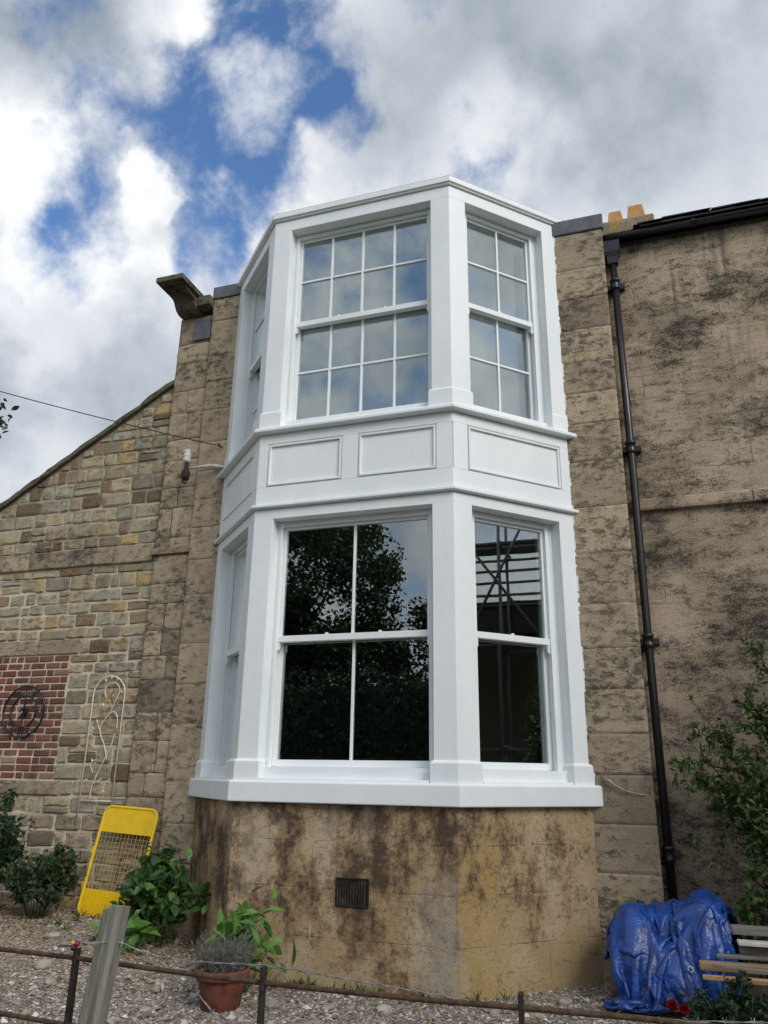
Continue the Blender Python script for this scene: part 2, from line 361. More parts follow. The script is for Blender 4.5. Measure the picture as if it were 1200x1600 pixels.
W_POTTERY = simple('terracotta', (.135, .040, .024), .8, 0, .35, 14, .2)
W_POTS = simple('buff_terracotta', (.46, .24, .085), .85, 0, .15, 18, .3)
W_PORC = simple('porcelain', (.62, .60, .55), .3, 0, .15, 20, .05)
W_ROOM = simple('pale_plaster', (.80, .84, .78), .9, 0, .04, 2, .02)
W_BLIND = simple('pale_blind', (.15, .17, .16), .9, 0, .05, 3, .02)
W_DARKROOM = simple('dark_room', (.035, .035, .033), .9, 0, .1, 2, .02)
W_BARK = simple('bark', (.075, .055, .04), .9, 0, .35, 18, .8, .02)
W_STEM = simple('green_stem', (.08, .10, .04), .8, 0, .3, 20, .2)
W_POST = m_wood('weathered_post', (.15, .145, .115), (.26, .25, .205))
W_TIMBER = m_wood('sawn_timber', (.22, .145, .075), (.34, .235, .125), 'x')
W_OLDTIM = m_wood('grey_timber', (.13, .115, .095), (.24, .22, .19), 'x')
W_TARP = m_tarp(); W_GROUND = m_ground(); W_PEB = m_pebble()
W_STEEL = simple('scaffold_steel', (.22, .22, .22), .5, .7, .2, 20, .1)
L_DARK = m_leaf('dark_leaves', (.012, .028, .010), (.022, .055, .018), (.04, .085, .03))
L_ROSE = m_leaf('rose_leaves', (.025, .05, .02), (.05, .09, .032), (.11, .13, .06))
L_BROAD = m_leaf('broad_leaves', (.03, .075, .018), (.06, .14, .032), (.13, .23, .05))
L_LIME = m_leaf('bright_leaves', (.07, .17, .03), (.12, .26, .05), (.17, .33, .07))
L_LAV = m_leaf('lavender_stems', (.085, .09, .075), (.16, .165, .14), (.22, .21, .20), .8, .1)
L_SHRUB = m_leaf('shrub_leaves', (.03, .065, .014), (.07, .13, .026), (.14, .20, .045))
L_TREE = m_leaf('tree_leaves', (.012, .03, .008), (.03, .06, .015), (.05, .085, .02))
L_RED = m_leaf('red_petals', (.16, .003, .006), (.26, .008, .010), (.34, .02, .02))
L_YEL = m_leaf('yellow_petals', (.6, .38, .02), (.7, .5, .03))

# ------------------------------------------------------------------ ground
def gz(x, y):
    return .22*ss(-1.2, -2.6, x)*ss(-2.4, -.4, y) + .012*mn.noise((x*1.3, y*1.3, 0)) - .10*ss(-3.2, -6, y)
def make_ground():
    xs = [-600, -200, -80, -40, -20, -12, -9] + [-7+.25*i for i in range(57)] + [9, 12, 20, 40, 80, 200, 600]
    ys = [-600, -200, -80, -40, -25, -16, -11, -9] + [-8+.25*i for i in range(37)] + [3, 6, 12, 30, 80, 200, 600]
    v = [(x, y, gz(x, y) if -8 < y < 1.5 and -8 < x < 8 else gz(max(-8, min(8, x)), max(-8, min(1.5, y)))) for y in ys for x in xs]
    nx = len(xs); m = MB()
    m.add(v, [(j*nx+i, j*nx+i+1, (j+1)*nx+i+1, (j+1)*nx+i) for j in range(len(ys)-1) for i in range(nx-1)])
    tag(m.build('ground', W_GROUND, smooth=True), kind='structure')
make_ground()

# ------------------------------------------------------------------ bay window geometry
HW, DY = 1.018, .985                 # half width of the front, depth of the bay (45 degree cants)
Q2 = math.sqrt(.5)
def bay_outline(o, yend=.05):
    "left wall end, left front, right front, right wall end, at offset o outwards"
    m = o*math.tan(math.pi/8); x1, y1 = HW+m, -DY-o
    x2 = x1 + (yend - y1)
    return [(-x2, yend), (-x1, y1), (x1, y1), (x2, yend)]
def face_pt(face, u, v, z=0):
    "u along the face (front: x; cants: distance from the front corner), v into the bay"
    if face == 'front': return (u, -DY+v, z)
    if face == 'right': return (HW+u*Q2-v*Q2, -DY+u*Q2+v*Q2, z)
    return (-HW-u*Q2+v*Q2, -DY+u*Q2+v*Q2, z)
def ring(o1, o2, z0, z1, ye=.05):
    a, b = bay_outline(o1, ye), bay_outline(o2, ye); m = MB()
    for i in range(3):
        m.prism([a[i], a[i+1], b[i+1], b[i]], z0, z1)
    m2 = MB()        # one clean shell without inner joints
    vs = [(x, y, z) for z in (z0, z1) for x, y in a+b]
    n = 8; fs = []
    for i in range(3):
        fs += [(i, i+1, n+i+1, n+i), (4+i+1, 4+i, n+4+i, n+4+i+1), (i+1, i, 4+i, 4+i+1), (n+i, n+i+1, n+4+i+1, n+4+i)]
    fs += [(0, n, n+4, 4), (3, 7, n+7, n+3)]
    return m2.add(vs, fs)
def profile_ring(prof, inner, ye=.05):
    "a moulding: prof is a list of (offset, z) from bottom to top on the outer side"
    pts = [(inner, prof[0][1])] + list(prof) + [(inner, prof[-1][1])]
    rings = []
    for k in range(4):
        rings.append([(*bay_outline(o, ye)[k], z) for o, z in pts])
    return MB().loft(rings)
BAY = empty('bay_window', (0, -DY, 0), 'two storey white painted bay with sash windows on a stained base', 'bay window')
def bp(mb, name, m=W_WHITE, bevel=.005, parent=None, smooth=False):
    o = mb.build(name, m, None, smooth, bevel); return sub(o, BAY) if parent is None else subp(o, parent)
def subp(o, parent): o.parent = parent; return o
bp(MB().prism(bay_outline(0, .3), -.25, 1.367), 'base_wall', W_BASE, .012)
slab = bp(profile_ring([(.062, 1.367), (.068, 1.374), (.068, 1.530), (.055, 1.545)], -.40), 'sill_slab', bevel=.006)
bp(ring(.0, -.34, 3.985, 4.085), 'lower_lintel')
bp(profile_ring([(-.012, 4.082), (-.012, 4.096), (.040, 4.099), (.046, 4.106), (.046, 4.128), (.020, 4.140), (.004, 4.148)], -.30), 'cornice', bevel=.002)
bp(ring(-.016, -.30, 4.146, 4.898), 'panel_band')
bp(ring(.0, -.10, 4.1475, 4.330), 'panel_rail'); bp(ring(.0, -.10, 4.800, 4.900), 'panel_rail')
bp(profile_ring([(-.010, 4.897), (-.010, 4.910), (.062, 4.914), (.072, 4.924), (.072, 4.950), (.060, 4.965), (.0, 4.975)], -.34), 'upper_sill', bevel=.002)
bp(ring(.0, -.34, 7.435, 7.575), 'upper_lintel')
bp(profile_ring([(-.010, 7.570), (-.010, 7.582), (.022, 7.584), (.022, 7.600), (.042, 7.606), (.042, 7.672)], -.30), 'roof_fascia', bevel=.003)
bp(MB().prism(bay_outline(.036, .30), 7.662, 7.682), 'lead_roof', W_LEAD, .004)
def box_on(face, u0, u1, v0, v1, z0, z1, mb=None):
    mb = mb or MB(); k = len(mb.v); mb.box(u0, u1, v0, v1, z0, z1)
    mb.v[k:] = [face_pt(face, *p) for p in mb.v[k:]]
    if face == 'left': mb.f[-6:] = [tuple(reversed(f)) for f in mb.f[-6:]]
    return mb
# stiles between the sunk panels, and a moulded bead inside each panel
PAN = [('front', -.915, -.100), ('front', .065, .860), ('right', .165, 1.275), ('left', .165, 1.275)]
STI = [('front', -1.012, -.915), ('front', -.100, .065), ('front', .860, 1.012), ('right', .008, .165), ('right', 1.275, 1.43), ('left', .008, .165), ('left', 1.275, 1.43)]
for f, a, b in STI: bp(box_on(f, a, b, -.0006, .05, 4.3295, 4.8005), 'panel_stile', bevel=.0)
for f, a, b in PAN:
    m = MB(); w = .020; a += .012; b -= .012
    for (u0, u1, z0, z1) in ((a, b, 4.343, 4.343+w), (a, b, 4.787-w, 4.787), (a, a+w, 4.343+w, 4.787-w), (b-w, b, 4.343+w, 4.787-w)):
        box_on(f, u0, u1, -.006, .03, z0, z1, m)
    pn = bp(m, 'panel_bead', bevel=.004)
# piers and their plinth blocks
def pier_poly(side, grow=0., d=.33):
    g = grow; sx = 1 if side == 'right' else -1
    t = math.tan(math.pi/8)
    pts = [(.812-g, -DY-g), (HW+g*t, -DY-g), face_pt('right', .20+g, -g)[:2], face_pt('right', .20+g, d)[:2], (HW-d*t, -DY+d), (.812-g, -DY+d)]
    if side == 'left': pts = [(-x, y) for x, y in reversed(pts)]
    return pts
def end_poly(side, grow=0., d=.33):
    g = grow
    pts = [face_pt('right', 1.212-g, -g)[:2], face_pt('right', 1.47, -g)[:2], face_pt('right', 1.47, d)[:2], face_pt('right', 1.212-g, d)[:2]]
    if side == 'left': pts = [(-x, y) for x, y in reversed(pts)]
    return pts
for side in ('left', 'right'):
    for (z0, z1, pz) in ((1.544, 3.99, 1.728), (4.972, 7.44, 5.170)):
        bp(MB().prism(pier_poly(side), z0, z1), 'pier', bevel=.006)
        bp(MB().prism(end_poly(side), z0, z1), 'end_pier', bevel=.006)
        for poly in (pier_poly, end_poly):
            p0, p1 = poly(side, .026), poly(side, .004)
            if poly is end_poly and z0 > 4: p0, p1 = poly(side, .012), poly(side, .002)
            m = MB().loft([[(x, y, z0-.001) for x, y in p0], [(x, y, pz-.022) for x, y in p0], [(x, y, pz) for x, y in p1]])
            bp(m, 'plinth_block', bevel=.004)
# sash windows
def sash_window(face, u0, u1, z0, z1, zm, glass_u, cols, rows, label, sill, blind=False):
    "u0..u1, z0..z1 the opening; glass_u half width of the glazed part; zm height of the meeting rail"
    uc = (u0+u1)/2; gu = glass_u; st = .045
    fr = MB()
    su = gu+st                                    # sash half width
    vF = .125
    for s in (-1, 1):
        a, b = (u0-.004, uc-su) if s < 0 else (uc+su, u1+.004)
        box_on(face, a, b, vF, .30, z0, z1, fr)
        c = uc+s*(su+.012)
        box_on(face, min(c, c-s*.03), max(c, c-s*.03), vF-.014, vF+.02, z0+.03, z1-.02, fr)
    box_on(face, uc-su, uc+su, vF+.002, .30, z1-.040, z1+.003, fr)
    box_on(face, uc-su+.001, uc+su-.001, vF-.012, vF+.02, z1-.056, z1-.038, fr)
    box_on(face, u0, u1, vF-.06, .31, z0-.004, z0+sill, fr)              # timber sill
    win = bp(fr, 'window', bevel=.003); win['label'] = label
    gt, gb = z1-.085, z0+sill+.062                # top and bottom of the glass
    vu, vl = .150, .196                           # upper sash is the outer one
    def piece(nm, u_0, u_1, v0, v1, a, b, m=W_WHITE, bv=.002):
        o = box_on(face, u_0, u_1, v0, v1, a, b).build(nm, m, None, False, bv)
        o.parent = win; o.matrix_parent_inverse = win.matrix_parent_inverse.copy(); o.matrix_parent_inverse = Matrix.Identity(4); return o
    for (v, a, b, nm) in ((vu, zm, gt, 'upper'), (vl, gb, zm-.005, 'lower')):
        for s in (-1, 1):
            c0, c1 = (uc-su+.002, uc-gu) if s < 0 else (uc+gu, uc+su-.002)
            piece('stile', c0, c1, v, v+.044, a-(.055 if nm == 'upper' else .058), b+(.045 if nm == 'upper' else 0))
        if nm == 'upper':
            piece('top_rail', uc-gu, uc+gu, v+.001, v+.043, b, b+.044)
            piece('meeting_rail', uc-su-.012, uc+su+.012, v-.022, v+.0445, a-.030, a+.028)
            for s in (-1, 1):                     # sash horns
                h = MB(); c = uc+s*(su-.020)
                pr = [(0, 0), (.040, 0), (.040, -.030), (.030, -.055), (.014, -.070), (0, -.076)]
                pts = [[face_pt(face, c+e, v-.018+q[0], a-.030+q[1]) for q in pr] for e in (-.020, .020)]
                h.loft(pts); oh = h.build('horn', W_WHITE); oh.parent = win
        else:
            piece('bottom_rail', uc-gu, uc+gu, v+.001, v+.043, a-.060, a)
        n = 2 if nm == 'upper' else 1
        lo, hi = (a+.028 if nm == 'upper' else a), b
        bw = .011
        for i in range(1, cols):
            u = uc-gu + 2*gu*i/cols; piece('glazing_bar', u-bw, u+bw, v+.004, v+.040, lo, hi)
        for j in range(1, rows):
            z = lo+(hi-lo)*j/rows
            for i in range(cols):
                ua, ub = uc-gu+2*gu*i/cols+(bw if i else 0), uc-gu+2*gu*(i+1)/cols-(bw if i < cols-1 else 0)
                piece('glazing_bar', ua, ub, v+.0045, v+.0395, z-bw, z+bw)
        for i in range(cols):
            for j in range(rows):
                ua, ub = uc-gu+2*gu*i/cols, uc-gu+2*gu*(i+1)/cols
                za, zb = lo+(hi-lo)*j/rows, lo+(hi-lo)*(j+1)/rows
                o = piece('pane', ua+.001, ub-.001, v+.018, v+.026, za+.001, zb-.001, W_GLASS, 0)
        if nm == 'upper':                         # brass-like white catches on the meeting rail
            for k in ([-.35, .38] if face == 'front' else [0]):
                piece('sash_catch', uc+k*gu-.012, uc+k*gu+.012, v-.016, v+.01, a+.028, a+.045)
    if blind:
        piece('blind', uc-gu-.02, uc+gu-.05, .318, .322, gb-.05, gt+.03, W_BLIND, 0)
    return win
sash_window('front', -.812, .812, 1.562, 3.985, 2.815, .722, 2, 1, 'wide lower sash window with two tall panes per sash', .10)
sash_window('right', .20, 1.212, 1.562, 3.985, 2.815, .385, 1, 1, 'lower side sash window with one pane per sash beside the drainpipe', .10)
sash_window('left', .20, 1.212, 1.562, 3.985, 2.815, .385, 1, 1, 'lower side sash window with one pane per sash facing the rubble wall', .10, True)
sash_window('front', -.812, .812, 4.975, 7.435, 6.265, .728, 4, 2, 'wide upper sash window with eight small panes per sash', .10, True)
sash_window('right', .20, 1.212, 4.975, 7.435, 6.265, .390, 2, 2, 'upper side sash window with four panes per sash beside the drainpipe', .10, True)
sash_window('left', .20, 1.212, 4.975, 7.435, 6.265, .390, 2, 2, 'upper side sash window with four panes per sash facing the rubble wall', .10, True)
# stone sill steps under the lower windows
for f, a, b in (('front', -.78, .78), ('right', .235, 1.18), ('left', .235, 1.18)):
    bp(box_on(f, a, b, -.020, .14, 1.540, 1.567), 'sill_step', bevel=.006)
# air vent in the base
vent = bp(MB(), 'air_vent', W_BLACK)
vm = MB()
for a, b, c, d in ((-.022, .268, .586, .600), (-.022, .268, .790, .804), (-.022, -.008, .600, .790), (.254, .268, .600, .790)): box_on('front', a, b, -.012, .01, c, d, vm)
box_on('front', -.010, .256, .004, .012, .598, .792, vm)
vent.data = vm.mesh('air_vent', W_BLACK); vent['label'] = 'black ribbed iron vent in the stained base'
gm = MB()
for i in range(11): u = .004+i*.0235; box_on('front', u, u+.011, -.009, .006, .600, .790, gm)
subp(gm.build('ribbed_grille', W_BLACK), vent)
# ragged paint edge against the right pilaster
pe = MB(); zz = 1.40; x2 = bay_outline(0, 0)[3][0]
while zz < 7.5:
    h = R.uniform(.02, .09); w = R.uniform(.0, .006)*(2.0 if R.random() < .12 else 1)
    if R.random() < .7: pe.box(x2-.02, x2+.004+w, -.0055-R.uniform(0, .003), .01, zz, zz+h)
    zz += h*R.uniform(.9, 1.3)
bp(pe, 'paint_edge', bevel=0)

# ------------------------------------------------------------------ stones
def stone_mesh(seed, rough, mname, material, nx=6, nz=5, depth=.06, bulge=.016, edge=.55):
    "unit block, 1 x 1 across, front towards -Y; y in metres"
    r = random.Random(seed); m = MB(); vs = []
    for j in range(nz):
        for i in range(nx):
            a, b = -1+2*i/(nx-1), -1+2*j/(nz-1)
            a2, b2 = math.copysign(abs(a)**edge, a), math.copysign(abs(b)**edge, b)
            e = max(abs(a), abs(b))
            k = 1-e**5
            cor = abs(a)*abs(b)
            x = .5*a2*(1-.06*rough*cor**2*r.uniform(0, 2)) + (r.uniform(-1, 1)*.024*rough)
            z = .5*b2*(1-.10*rough*cor**2*r.uniform(0, 2)) + (r.uniform(-1, 1)*.040*rough)
            y = -bulge*min(1, k*2.2) + r.uniform(-1, 1)*.006*rough*k
            vs.append((x, y, z))
    fs = [(j*nx+i, j*nx+i+1, (j+1)*nx+i+1, (j+1)*nx+i) for j in range(nz-1) for i in range(nx-1)]
    rim = [i for i in range(nx)] + [j*nx+nx-1 for j in range(1, nz)] + [(nz-1)*nx+i for i in range(nx-2, -1, -1)] + [j*nx for j in range(nz-2, 0, -1)]
    k = len(vs); vs += [(vs[i][0], depth, vs[i][2]) for i in rim]; n = len(rim)
    fs += [(rim[(i+1) % n], rim[i], k+i, k+(i+1) % n) for i in range(n)]
    m.add(vs, fs); return m.mesh(mname, material, False)
RUB = [stone_mesh(i, 1., 'stone', W_STONE, 7, 6, .06, .013, .42) for i in range(22)]
ASH = [stone_mesh(100+i, .16, 'block', W_ASHLAR, 6, 5, .06, .007, .16) for i in range(10)]
ROU = [stone_mesh(300+i, .55, 'block', W_ASHLAR, 7, 5, .06, .010, .35) for i in range(12)]
BRK = [stone_mesh(200+i, .45, 'brick', W_BRICK, 5, 4, .05, .007, .3) for i in range(6)]
def put(meshes, name, x0, x1, y, z0, z1, parent, gap=.006, proud=None):
    o = bpy.data.objects.new(name, R.choice(meshes)); col.objects.link(o)
    o.location = ((x0+x1)/2, y-(proud if proud is not None else 0), (z0+z1)/2)
    o.scale = (x1-x0-gap*2, 1, z1-z0-gap*2)
    if R.random() < .5 and name == 'stone': o.rotation_euler = (0, rad(R.uniform(-1.6, 1.6)), 0)
    o.parent = parent; o.matrix_parent_inverse = Matrix.Translation(parent.location).inverted()
    return o
def cuts(a, b, lo, hi):
    "split a..b into random lengths between lo and hi"
    out = [a]
    while b-out[-1] > hi:
        w = R.uniform(lo, hi)
        if b-out[-1]-w < lo*.75: w = (b-out[-1])/2
        out.append(out[-1]+w)
    out.append(b); return out

# ------------------------------------------------------------------ house: pilasters, right wall, rooms, roof
HOUSE = empty('stone_house', (0, .3, 0), 'weathered tan stone house with ashlar pilasters carrying the white bay', 'house')
def hp(mb, name, m, bevel=0, smooth=False):
    return sub(mb.build(name, m, None, smooth, bevel), HOUSE)
def pilaster(x0, x1, ztop, joints, y, name='pilaster', split=None):
    c = hp(MB().box(x0+.004, x1-.004, y+.004, y+.35, -.2, ztop), name, W_JOINT)
    for a, b in zip(joints[:-1], joints[1:]):
        xs = [x0, x1]
        if split and R.random() < split: xs = cuts(x0, x1, .18, .36)
        for p, q in zip(xs[:-1], xs[1:]):
            o = put(ROU if split else ASH, 'block', p, q, y, b, a, HOUSE, .004 if split else .002, R.uniform(-.003, .004)); o.parent = c; o.matrix_parent_inverse = Matrix.Identity(4)
    return c
def put_fix(o, par): o.parent = par
JL = [7.47, 7.14, 6.62, 6.26, 5.86, 5.42, 5.05, 4.68, 4.33, 3.94, 3.52, 2.97, 2.52, 2.1, 1.51, 1.1, .72, .3, -.1]
JR = [7.42, 6.94, 6.57, 6.18, 5.78, 5.42, 5.07, 4.65, 4.16, 3.68, 3.18, 2.76, 2.38, 1.99, 1.64, 1.23, .84, .42, -.1]
pilaster(-2.385, -1.93, 7.47, JL, 0); pilaster(1.93, 2.53, 7.42, JR, 0)
JB = [7.30, 6.9]
while JB[-1] > .2: JB.append(JB[-1]-R.uniform(.19, .42))
pilaster(-2.90, -2.386, 7.298, JB, .06, 'corner_strip', .4)
cap = hp(MB().box(-2.40, -1.90, -.02, .45, 7.475, 7.655), 'cap_stone', W_LEAD, .012)
cap = hp(MB().box(1.90, 2.545, -.02, .45, 7.425, 7.615), 'cap_stone', W_LEAD, .012)
hp(MB().lathe([(.085, 0), (.085, .03), (.06, .06), (.02, .075)], (2.18, .15, 7.612), 14), 'cap_roll', W_LEAD, 0, True)
# corner cornice: moulded block jutting forward over the strip
def cornice_block():
    X0, X1 = -2.90, -2.56
    prof = [(.42, 7.30), (-.03, 7.302), (-.10, 7.33), (-.135, 7.37), (-.16, 7.41), (-.20, 7.44), (-.28, 7.455), (-.36, 7.465), (-.40, 7.48), (-.40, 7.497), (.42, 7.497)]
    m = MB().loft([[(x, y, z) for y, z in prof] for x in (X0+.02, X1-.02)])
    c = hp(m, 'moulded_cornice', W_CARVED, .004)
    s = MB().box(X0-.03, X1+.02, -.52, .42, 7.498, 7.572).build('cover_slab', W_CARVED, c, False, .008)
    hp(MB().box(X1-.019, -2.386, -.10, .42, 7.36, 7.50), 'moulded_cornice', W_CARVED, .01)
    hp(MB().box(X1-.019, -2.386, .16, .42, 7.30, 7.359), 'moulded_cornice', W_CARVED)
    hp(MB().box(-2.66, -2.42, .030, .1, 6.93, 7.22), 'slate_plate', W_LEAD, .004)
cornice_block()
# string course block on the corner strip
hp(MB().box(-2.93, -2.384, .015, .2, 4.045, 4.125), 'string_course', W_ASHLAR, .008)
# right hand wall
def right_wall():
    X0, X1, yw = 2.50, 8.5, .20; nx, nz = 60, 74; m = MB(); vs = []
    for j in range(nz+1):
        for i in range(nx+1):
            x, z = X0+(X1-X0)*i/nx, -.2+7.5*j/nz
            vs.append((x, yw+.010*mn.noise((x*2.5, 0, z*3.2))+.006*mn.noise((x*8, 3, z*9)), z))
    n = nx+1; m.add(vs, [(j*n+i, j*n+i+1, (j+1)*n+i+1, (j+1)*n+i) for j in range(nz) for i in range(nx)])
    hp(m, 'rendered_wall', W_WALL, 0, True)
    hp(MB().box(X0, X1, yw+.06, yw+.45, -.2, 7.3), 'wall_core', W_JOINT)
    m = MB()
    for a, b in zip(*(lambda c: (c[:-1], c[1:]))(cuts(2.56, 8.5, .9, 1.5))):
        o = hp(MB().loft([[(x, y, z) for y, z in ((yw+.03, 4.118), (yw-.050, 4.124), (yw-.056, 4.15), (yw-.046, 4.235), (yw+.03, 4.275))] for x in (a+.003, b-.003)]), 'string_course', W_WALL, .006)
right_wall()
def roofs():
    # slates on the right part, 34 degree pitch, eaves over the gutter
    X0, X1 = 2.92, 8.6; y0, z0 = .01, 7.335; k = math.tan(rad(34))
    rf = hp(MB().loft([[(x, y, z) for y, z in ((y0+.10, z0-.02), (y0+.10, z0+.06), (5, z0+.06+4.9*k), (5, z0-.02+4.9*k))] for x in (X0, X1)]), 'roof', W_SLATE)
    for r in range(3):
        x = X0-.02-(.14 if r % 2 else 0)
        while x < 5.6:
            w = R.uniform(.24, .30); t = .012; ya = y0-.02+r*.20; za = z0+.055+r*.20*k+R.uniform(-.006, .014)
            m = MB().loft([[(x+.003, ya+R.uniform(-.02, .012), za), (x+w-.003, ya+R.uniform(-.02, .012), za), (x+w-.003, ya, za+t), (x+.003, ya, za+t)],
                           [(x+.003, ya+.4, za+.4*k-.03), (x+w-.003, ya+.4, za+.4*k-.03), (x+w-.003, ya+.4, za+.4*k-.03+t), (x+.003, ya+.4, za+.4*k-.03+t)]])
            o = m.build('slate', W_SLATE, rf); x += w
    # skew stones along the edge of the roof
    y = .05
    for i in range(5):
        hp(MB().loft([[(x, yy, 7.36+(yy-.05)*k+h) for x, h in ((2.50, 0), (2.86+.05*(i % 2), 0), (2.86, .15+.03*(i % 2)), (2.50, .17))] for yy in (y, y+.36)]), 'skew_stone', W_LICHEN, .02)
        y += .365
    # flat roof behind the bay and plain outer walls of the main block
    hp(MB().box(-2.88, 2.50, .36, 6.0, 7.30, 7.36), 'flat_roof', W_SLATE)
    hp(MB().box(-2.88, -2.60, .42, 6.0, -.2, 7.299), 'side_wall', W_WALL)
    hp(MB().box(-2.599, 8.5, 5.7, 6.0, -.2, 7.299), 'back_wall', W_WALL)
    hp(MB().box(8.2, 8.5, .70, 5.699, -.2, 7.299), 'side_wall', W_WALL)
roofs()
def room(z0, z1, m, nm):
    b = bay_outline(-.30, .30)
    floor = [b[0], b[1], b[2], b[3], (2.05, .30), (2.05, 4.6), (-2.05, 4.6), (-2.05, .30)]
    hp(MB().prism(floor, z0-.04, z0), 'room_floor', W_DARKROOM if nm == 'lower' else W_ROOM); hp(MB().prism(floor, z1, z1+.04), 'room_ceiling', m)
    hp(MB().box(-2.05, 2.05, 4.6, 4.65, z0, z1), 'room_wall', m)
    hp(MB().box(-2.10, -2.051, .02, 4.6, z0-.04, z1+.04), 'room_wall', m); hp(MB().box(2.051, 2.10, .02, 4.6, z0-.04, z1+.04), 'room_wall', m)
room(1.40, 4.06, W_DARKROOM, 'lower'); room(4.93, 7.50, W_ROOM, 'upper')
# chimney with two buff pots
CH = empty('chimney', (2.86, .95, 7.9), 'low lichened stack with two tapered buff clay pots at the roof edge', 'chimney')
def chp(mb, name, m, bevel=0): return sub(mb.build(name, m, None, False, bevel), CH)
chp(MB().box(2.50, 3.14, .74, 1.25, 7.50, 8.085), 'stack', W_LICHEN, .02)
for (xc, w, zt) in ((2.70, .108, 8.345), (2.945, .122, 8.375)):
    a, t, zb = w, w*.66, 8.08
    o = MB()
    sq = lambda h, z: [(xc-h, .98-h, z), (xc+h, .98-h, z), (xc+h, .98+h, z), (xc-h, .98+h, z)]
    o.loft([sq(a, zb), sq(t, zt), sq(t-.025, zt), sq(a-.04, zb+.02)], cap=True)
    chp(o, 'clay_pot', W_POTS, .006)

# ------------------------------------------------------------------ gutter and downpipe
GUT = empty('gutter', (4, .03, 7.25), 'black half round gutter along the slate eaves', 'gutter')
def half_round(x0, x1, yc, zc, r):
    out = [(yc+r*math.cos(a), zc+r*math.sin(a)) for a in [math.pi+math.pi*i/10 for i in range(11)]]
    inn = [(yc+(r-.008)*math.cos(a), zc+(r-.008)*math.sin(a)) for a in [2*math.pi-math.pi*i/10 for i in range(11)]]
    return MB().loft([[(x, y, z) for y, z in out+inn] for x in (x0, x1)])
sub(half_round(2.56, 8.5, .075, 7.335, .052).build('trough', W_BLACK, None, True), GUT)
sub(MB().box(2.545, 8.5, .135, .165, 7.265, 7.41).build('fascia_board', W_BLACK, None, False, .004), GUT)
sub(MB().box(2.93, 8.5, .012, .13, 7.360, 7.385).build('tilting_fillet', W_BLACK), GUT)
for x in (3.45, 4.35, 5.25, 6.15, 7.05): sub(half_round(x, x+.045, .075, 7.335, .060).build('bracket', W_BLACK), GUT)
PIPE = empty('downpipe', (2.60, .08, 0), 'black cast iron downpipe running down between pilaster and wall', 'downpipe')
def pp(mb, nm, smooth=True): return sub(mb.build(nm, W_BLACK, None, smooth), PIPE)
pp(MB().tube([(2.612, .09, 7.0), (2.612, .09, 5.0), (2.60, .09, 2.5), (2.60, .09, .05)], .038, 14), 'pipe')
pp(MB().loft([[(2.612+sx*w, .09+sy*w*.8, z) for sx, sy in ((-1, -1), (1, -1), (1, 1), (-1, 1))] for w, z in ((.055, 6.98), (.06, 7.06), (.085, 7.12), (.085, 7.26))]), 'hopper_outlet', False)
for z in (6.72, 4.78, 2.82, 1.0):
    x = 2.612 if z > 4 else 2.60
    pp(MB().lathe([(.038, -.07), (.050, -.065), (.050, -.03), (.045, -.02), (.045, .03), (.054, .035), (.054, .06), (.038, .07)], (x, .09, z), 14), 'collar')
    pp(MB().box(x-.10, x+.10, .13, .20, z-.025, z+.03), 'fixing_lug', False)

# ------------------------------------------------------------------ rubble wall with sloping coping
YC = .12
def coping_z(x): return 6.44 + (x+2.92)*.592
RW = MB().loft([[(-7.2, y, -.2), (-2.89, y, -.2), (-2.89, y, coping_z(-2.89)-.05), (-7.2, y, coping_z(-7.2)-.05)] for y in (YC+.003, YC+.5)]).build('rubble_wall', W_MORTAR)
RW.data.update()
tag(RW, 'coursed rubble stone wall with sloping coping and a bricked up opening', 'wall')
XB = -3.94                                   # right edge of the brick infill
rest = MB(); placed = []
levels = [(-.1, 1.33, None), (1.33, 1.495, 'sill'), (1.495, 2.915, 'brick'), (2.915, 3.10, 'lintel'), (3.10, 3.985, None), (4.225, 6.5, None)]
for z0, z1, kind in levels:
    zs = cuts(z0, z1, .115, .195)
    if kind in ('sill', 'lintel'): zs = [z0, z1]
    for a, b in zip(zs[:-1], zs[1:]):
        xr = -2.905; xl = -6.9
        if kind == 'brick': xl = XB
        if kind == 'lintel': xl = -3.84
        if kind == 'sill': xl = -3.83
        segs = [(xl, xr)] if kind is None else [(xl, xr)]
        for sa, sb in segs:
            xs = cuts(sa+R.uniform(0, .05 if kind is None else 0), sb, .13, .43)
            for p, q in zip(xs[:-1], xs[1:]):
                if min(coping_z(p), coping_z(q)) - .10 < b:
                    mm = (p+q)/2
                    for p2, q2 in ((p, mm), (mm, q)):
                        bb = min(b, coping_z(p2)-.085)
                        if bb-a < .045: continue
                        placed.append((p2, q2, a, bb))
                elif R.random() < .10 and b-a > .14:
                    zc = (a+b)/2+R.uniform(-.02, .02); placed.append((p, q, a, zc)); placed.append((p, q, zc, b))
                else: placed.append((p+R.uniform(-.006, .006), q+R.uniform(-.006, .006), a+R.uniform(-.012, .008), b+R.uniform(-.014, .006)))
vis = [s for s in placed if s[1] > (-5.65 if s[2] > 3 else -5.1)]
vis.sort(key=lambda s: -(s[1]-s[0])*(s[3]-s[2]))
keep = set(vis[:300])
def merge_stone(me, p, q, a, b, y):
    cx, cz, w, h = (p+q)/2, (a+b)/2, q-p-.018, b-a-.016
    rest.add([(cx+v.co.x*w, y+v.co.y, cz+v.co.z*h) for v in me.vertices], [tuple(f.vertices) for f in me.polygons])
for s in placed:
    p, q, a, b = s
    if s in keep: put(RUB, 'stone', p, q, YC, a, b, RW, .006, R.uniform(-.010, .007))
    else: merge_stone(R.choice(RUB), p, q, a, b, YC-R.uniform(-.004, .01))
ro = rest.build('far_stones', W_STONE, RW, True); ro['kind'] = 'stuff'
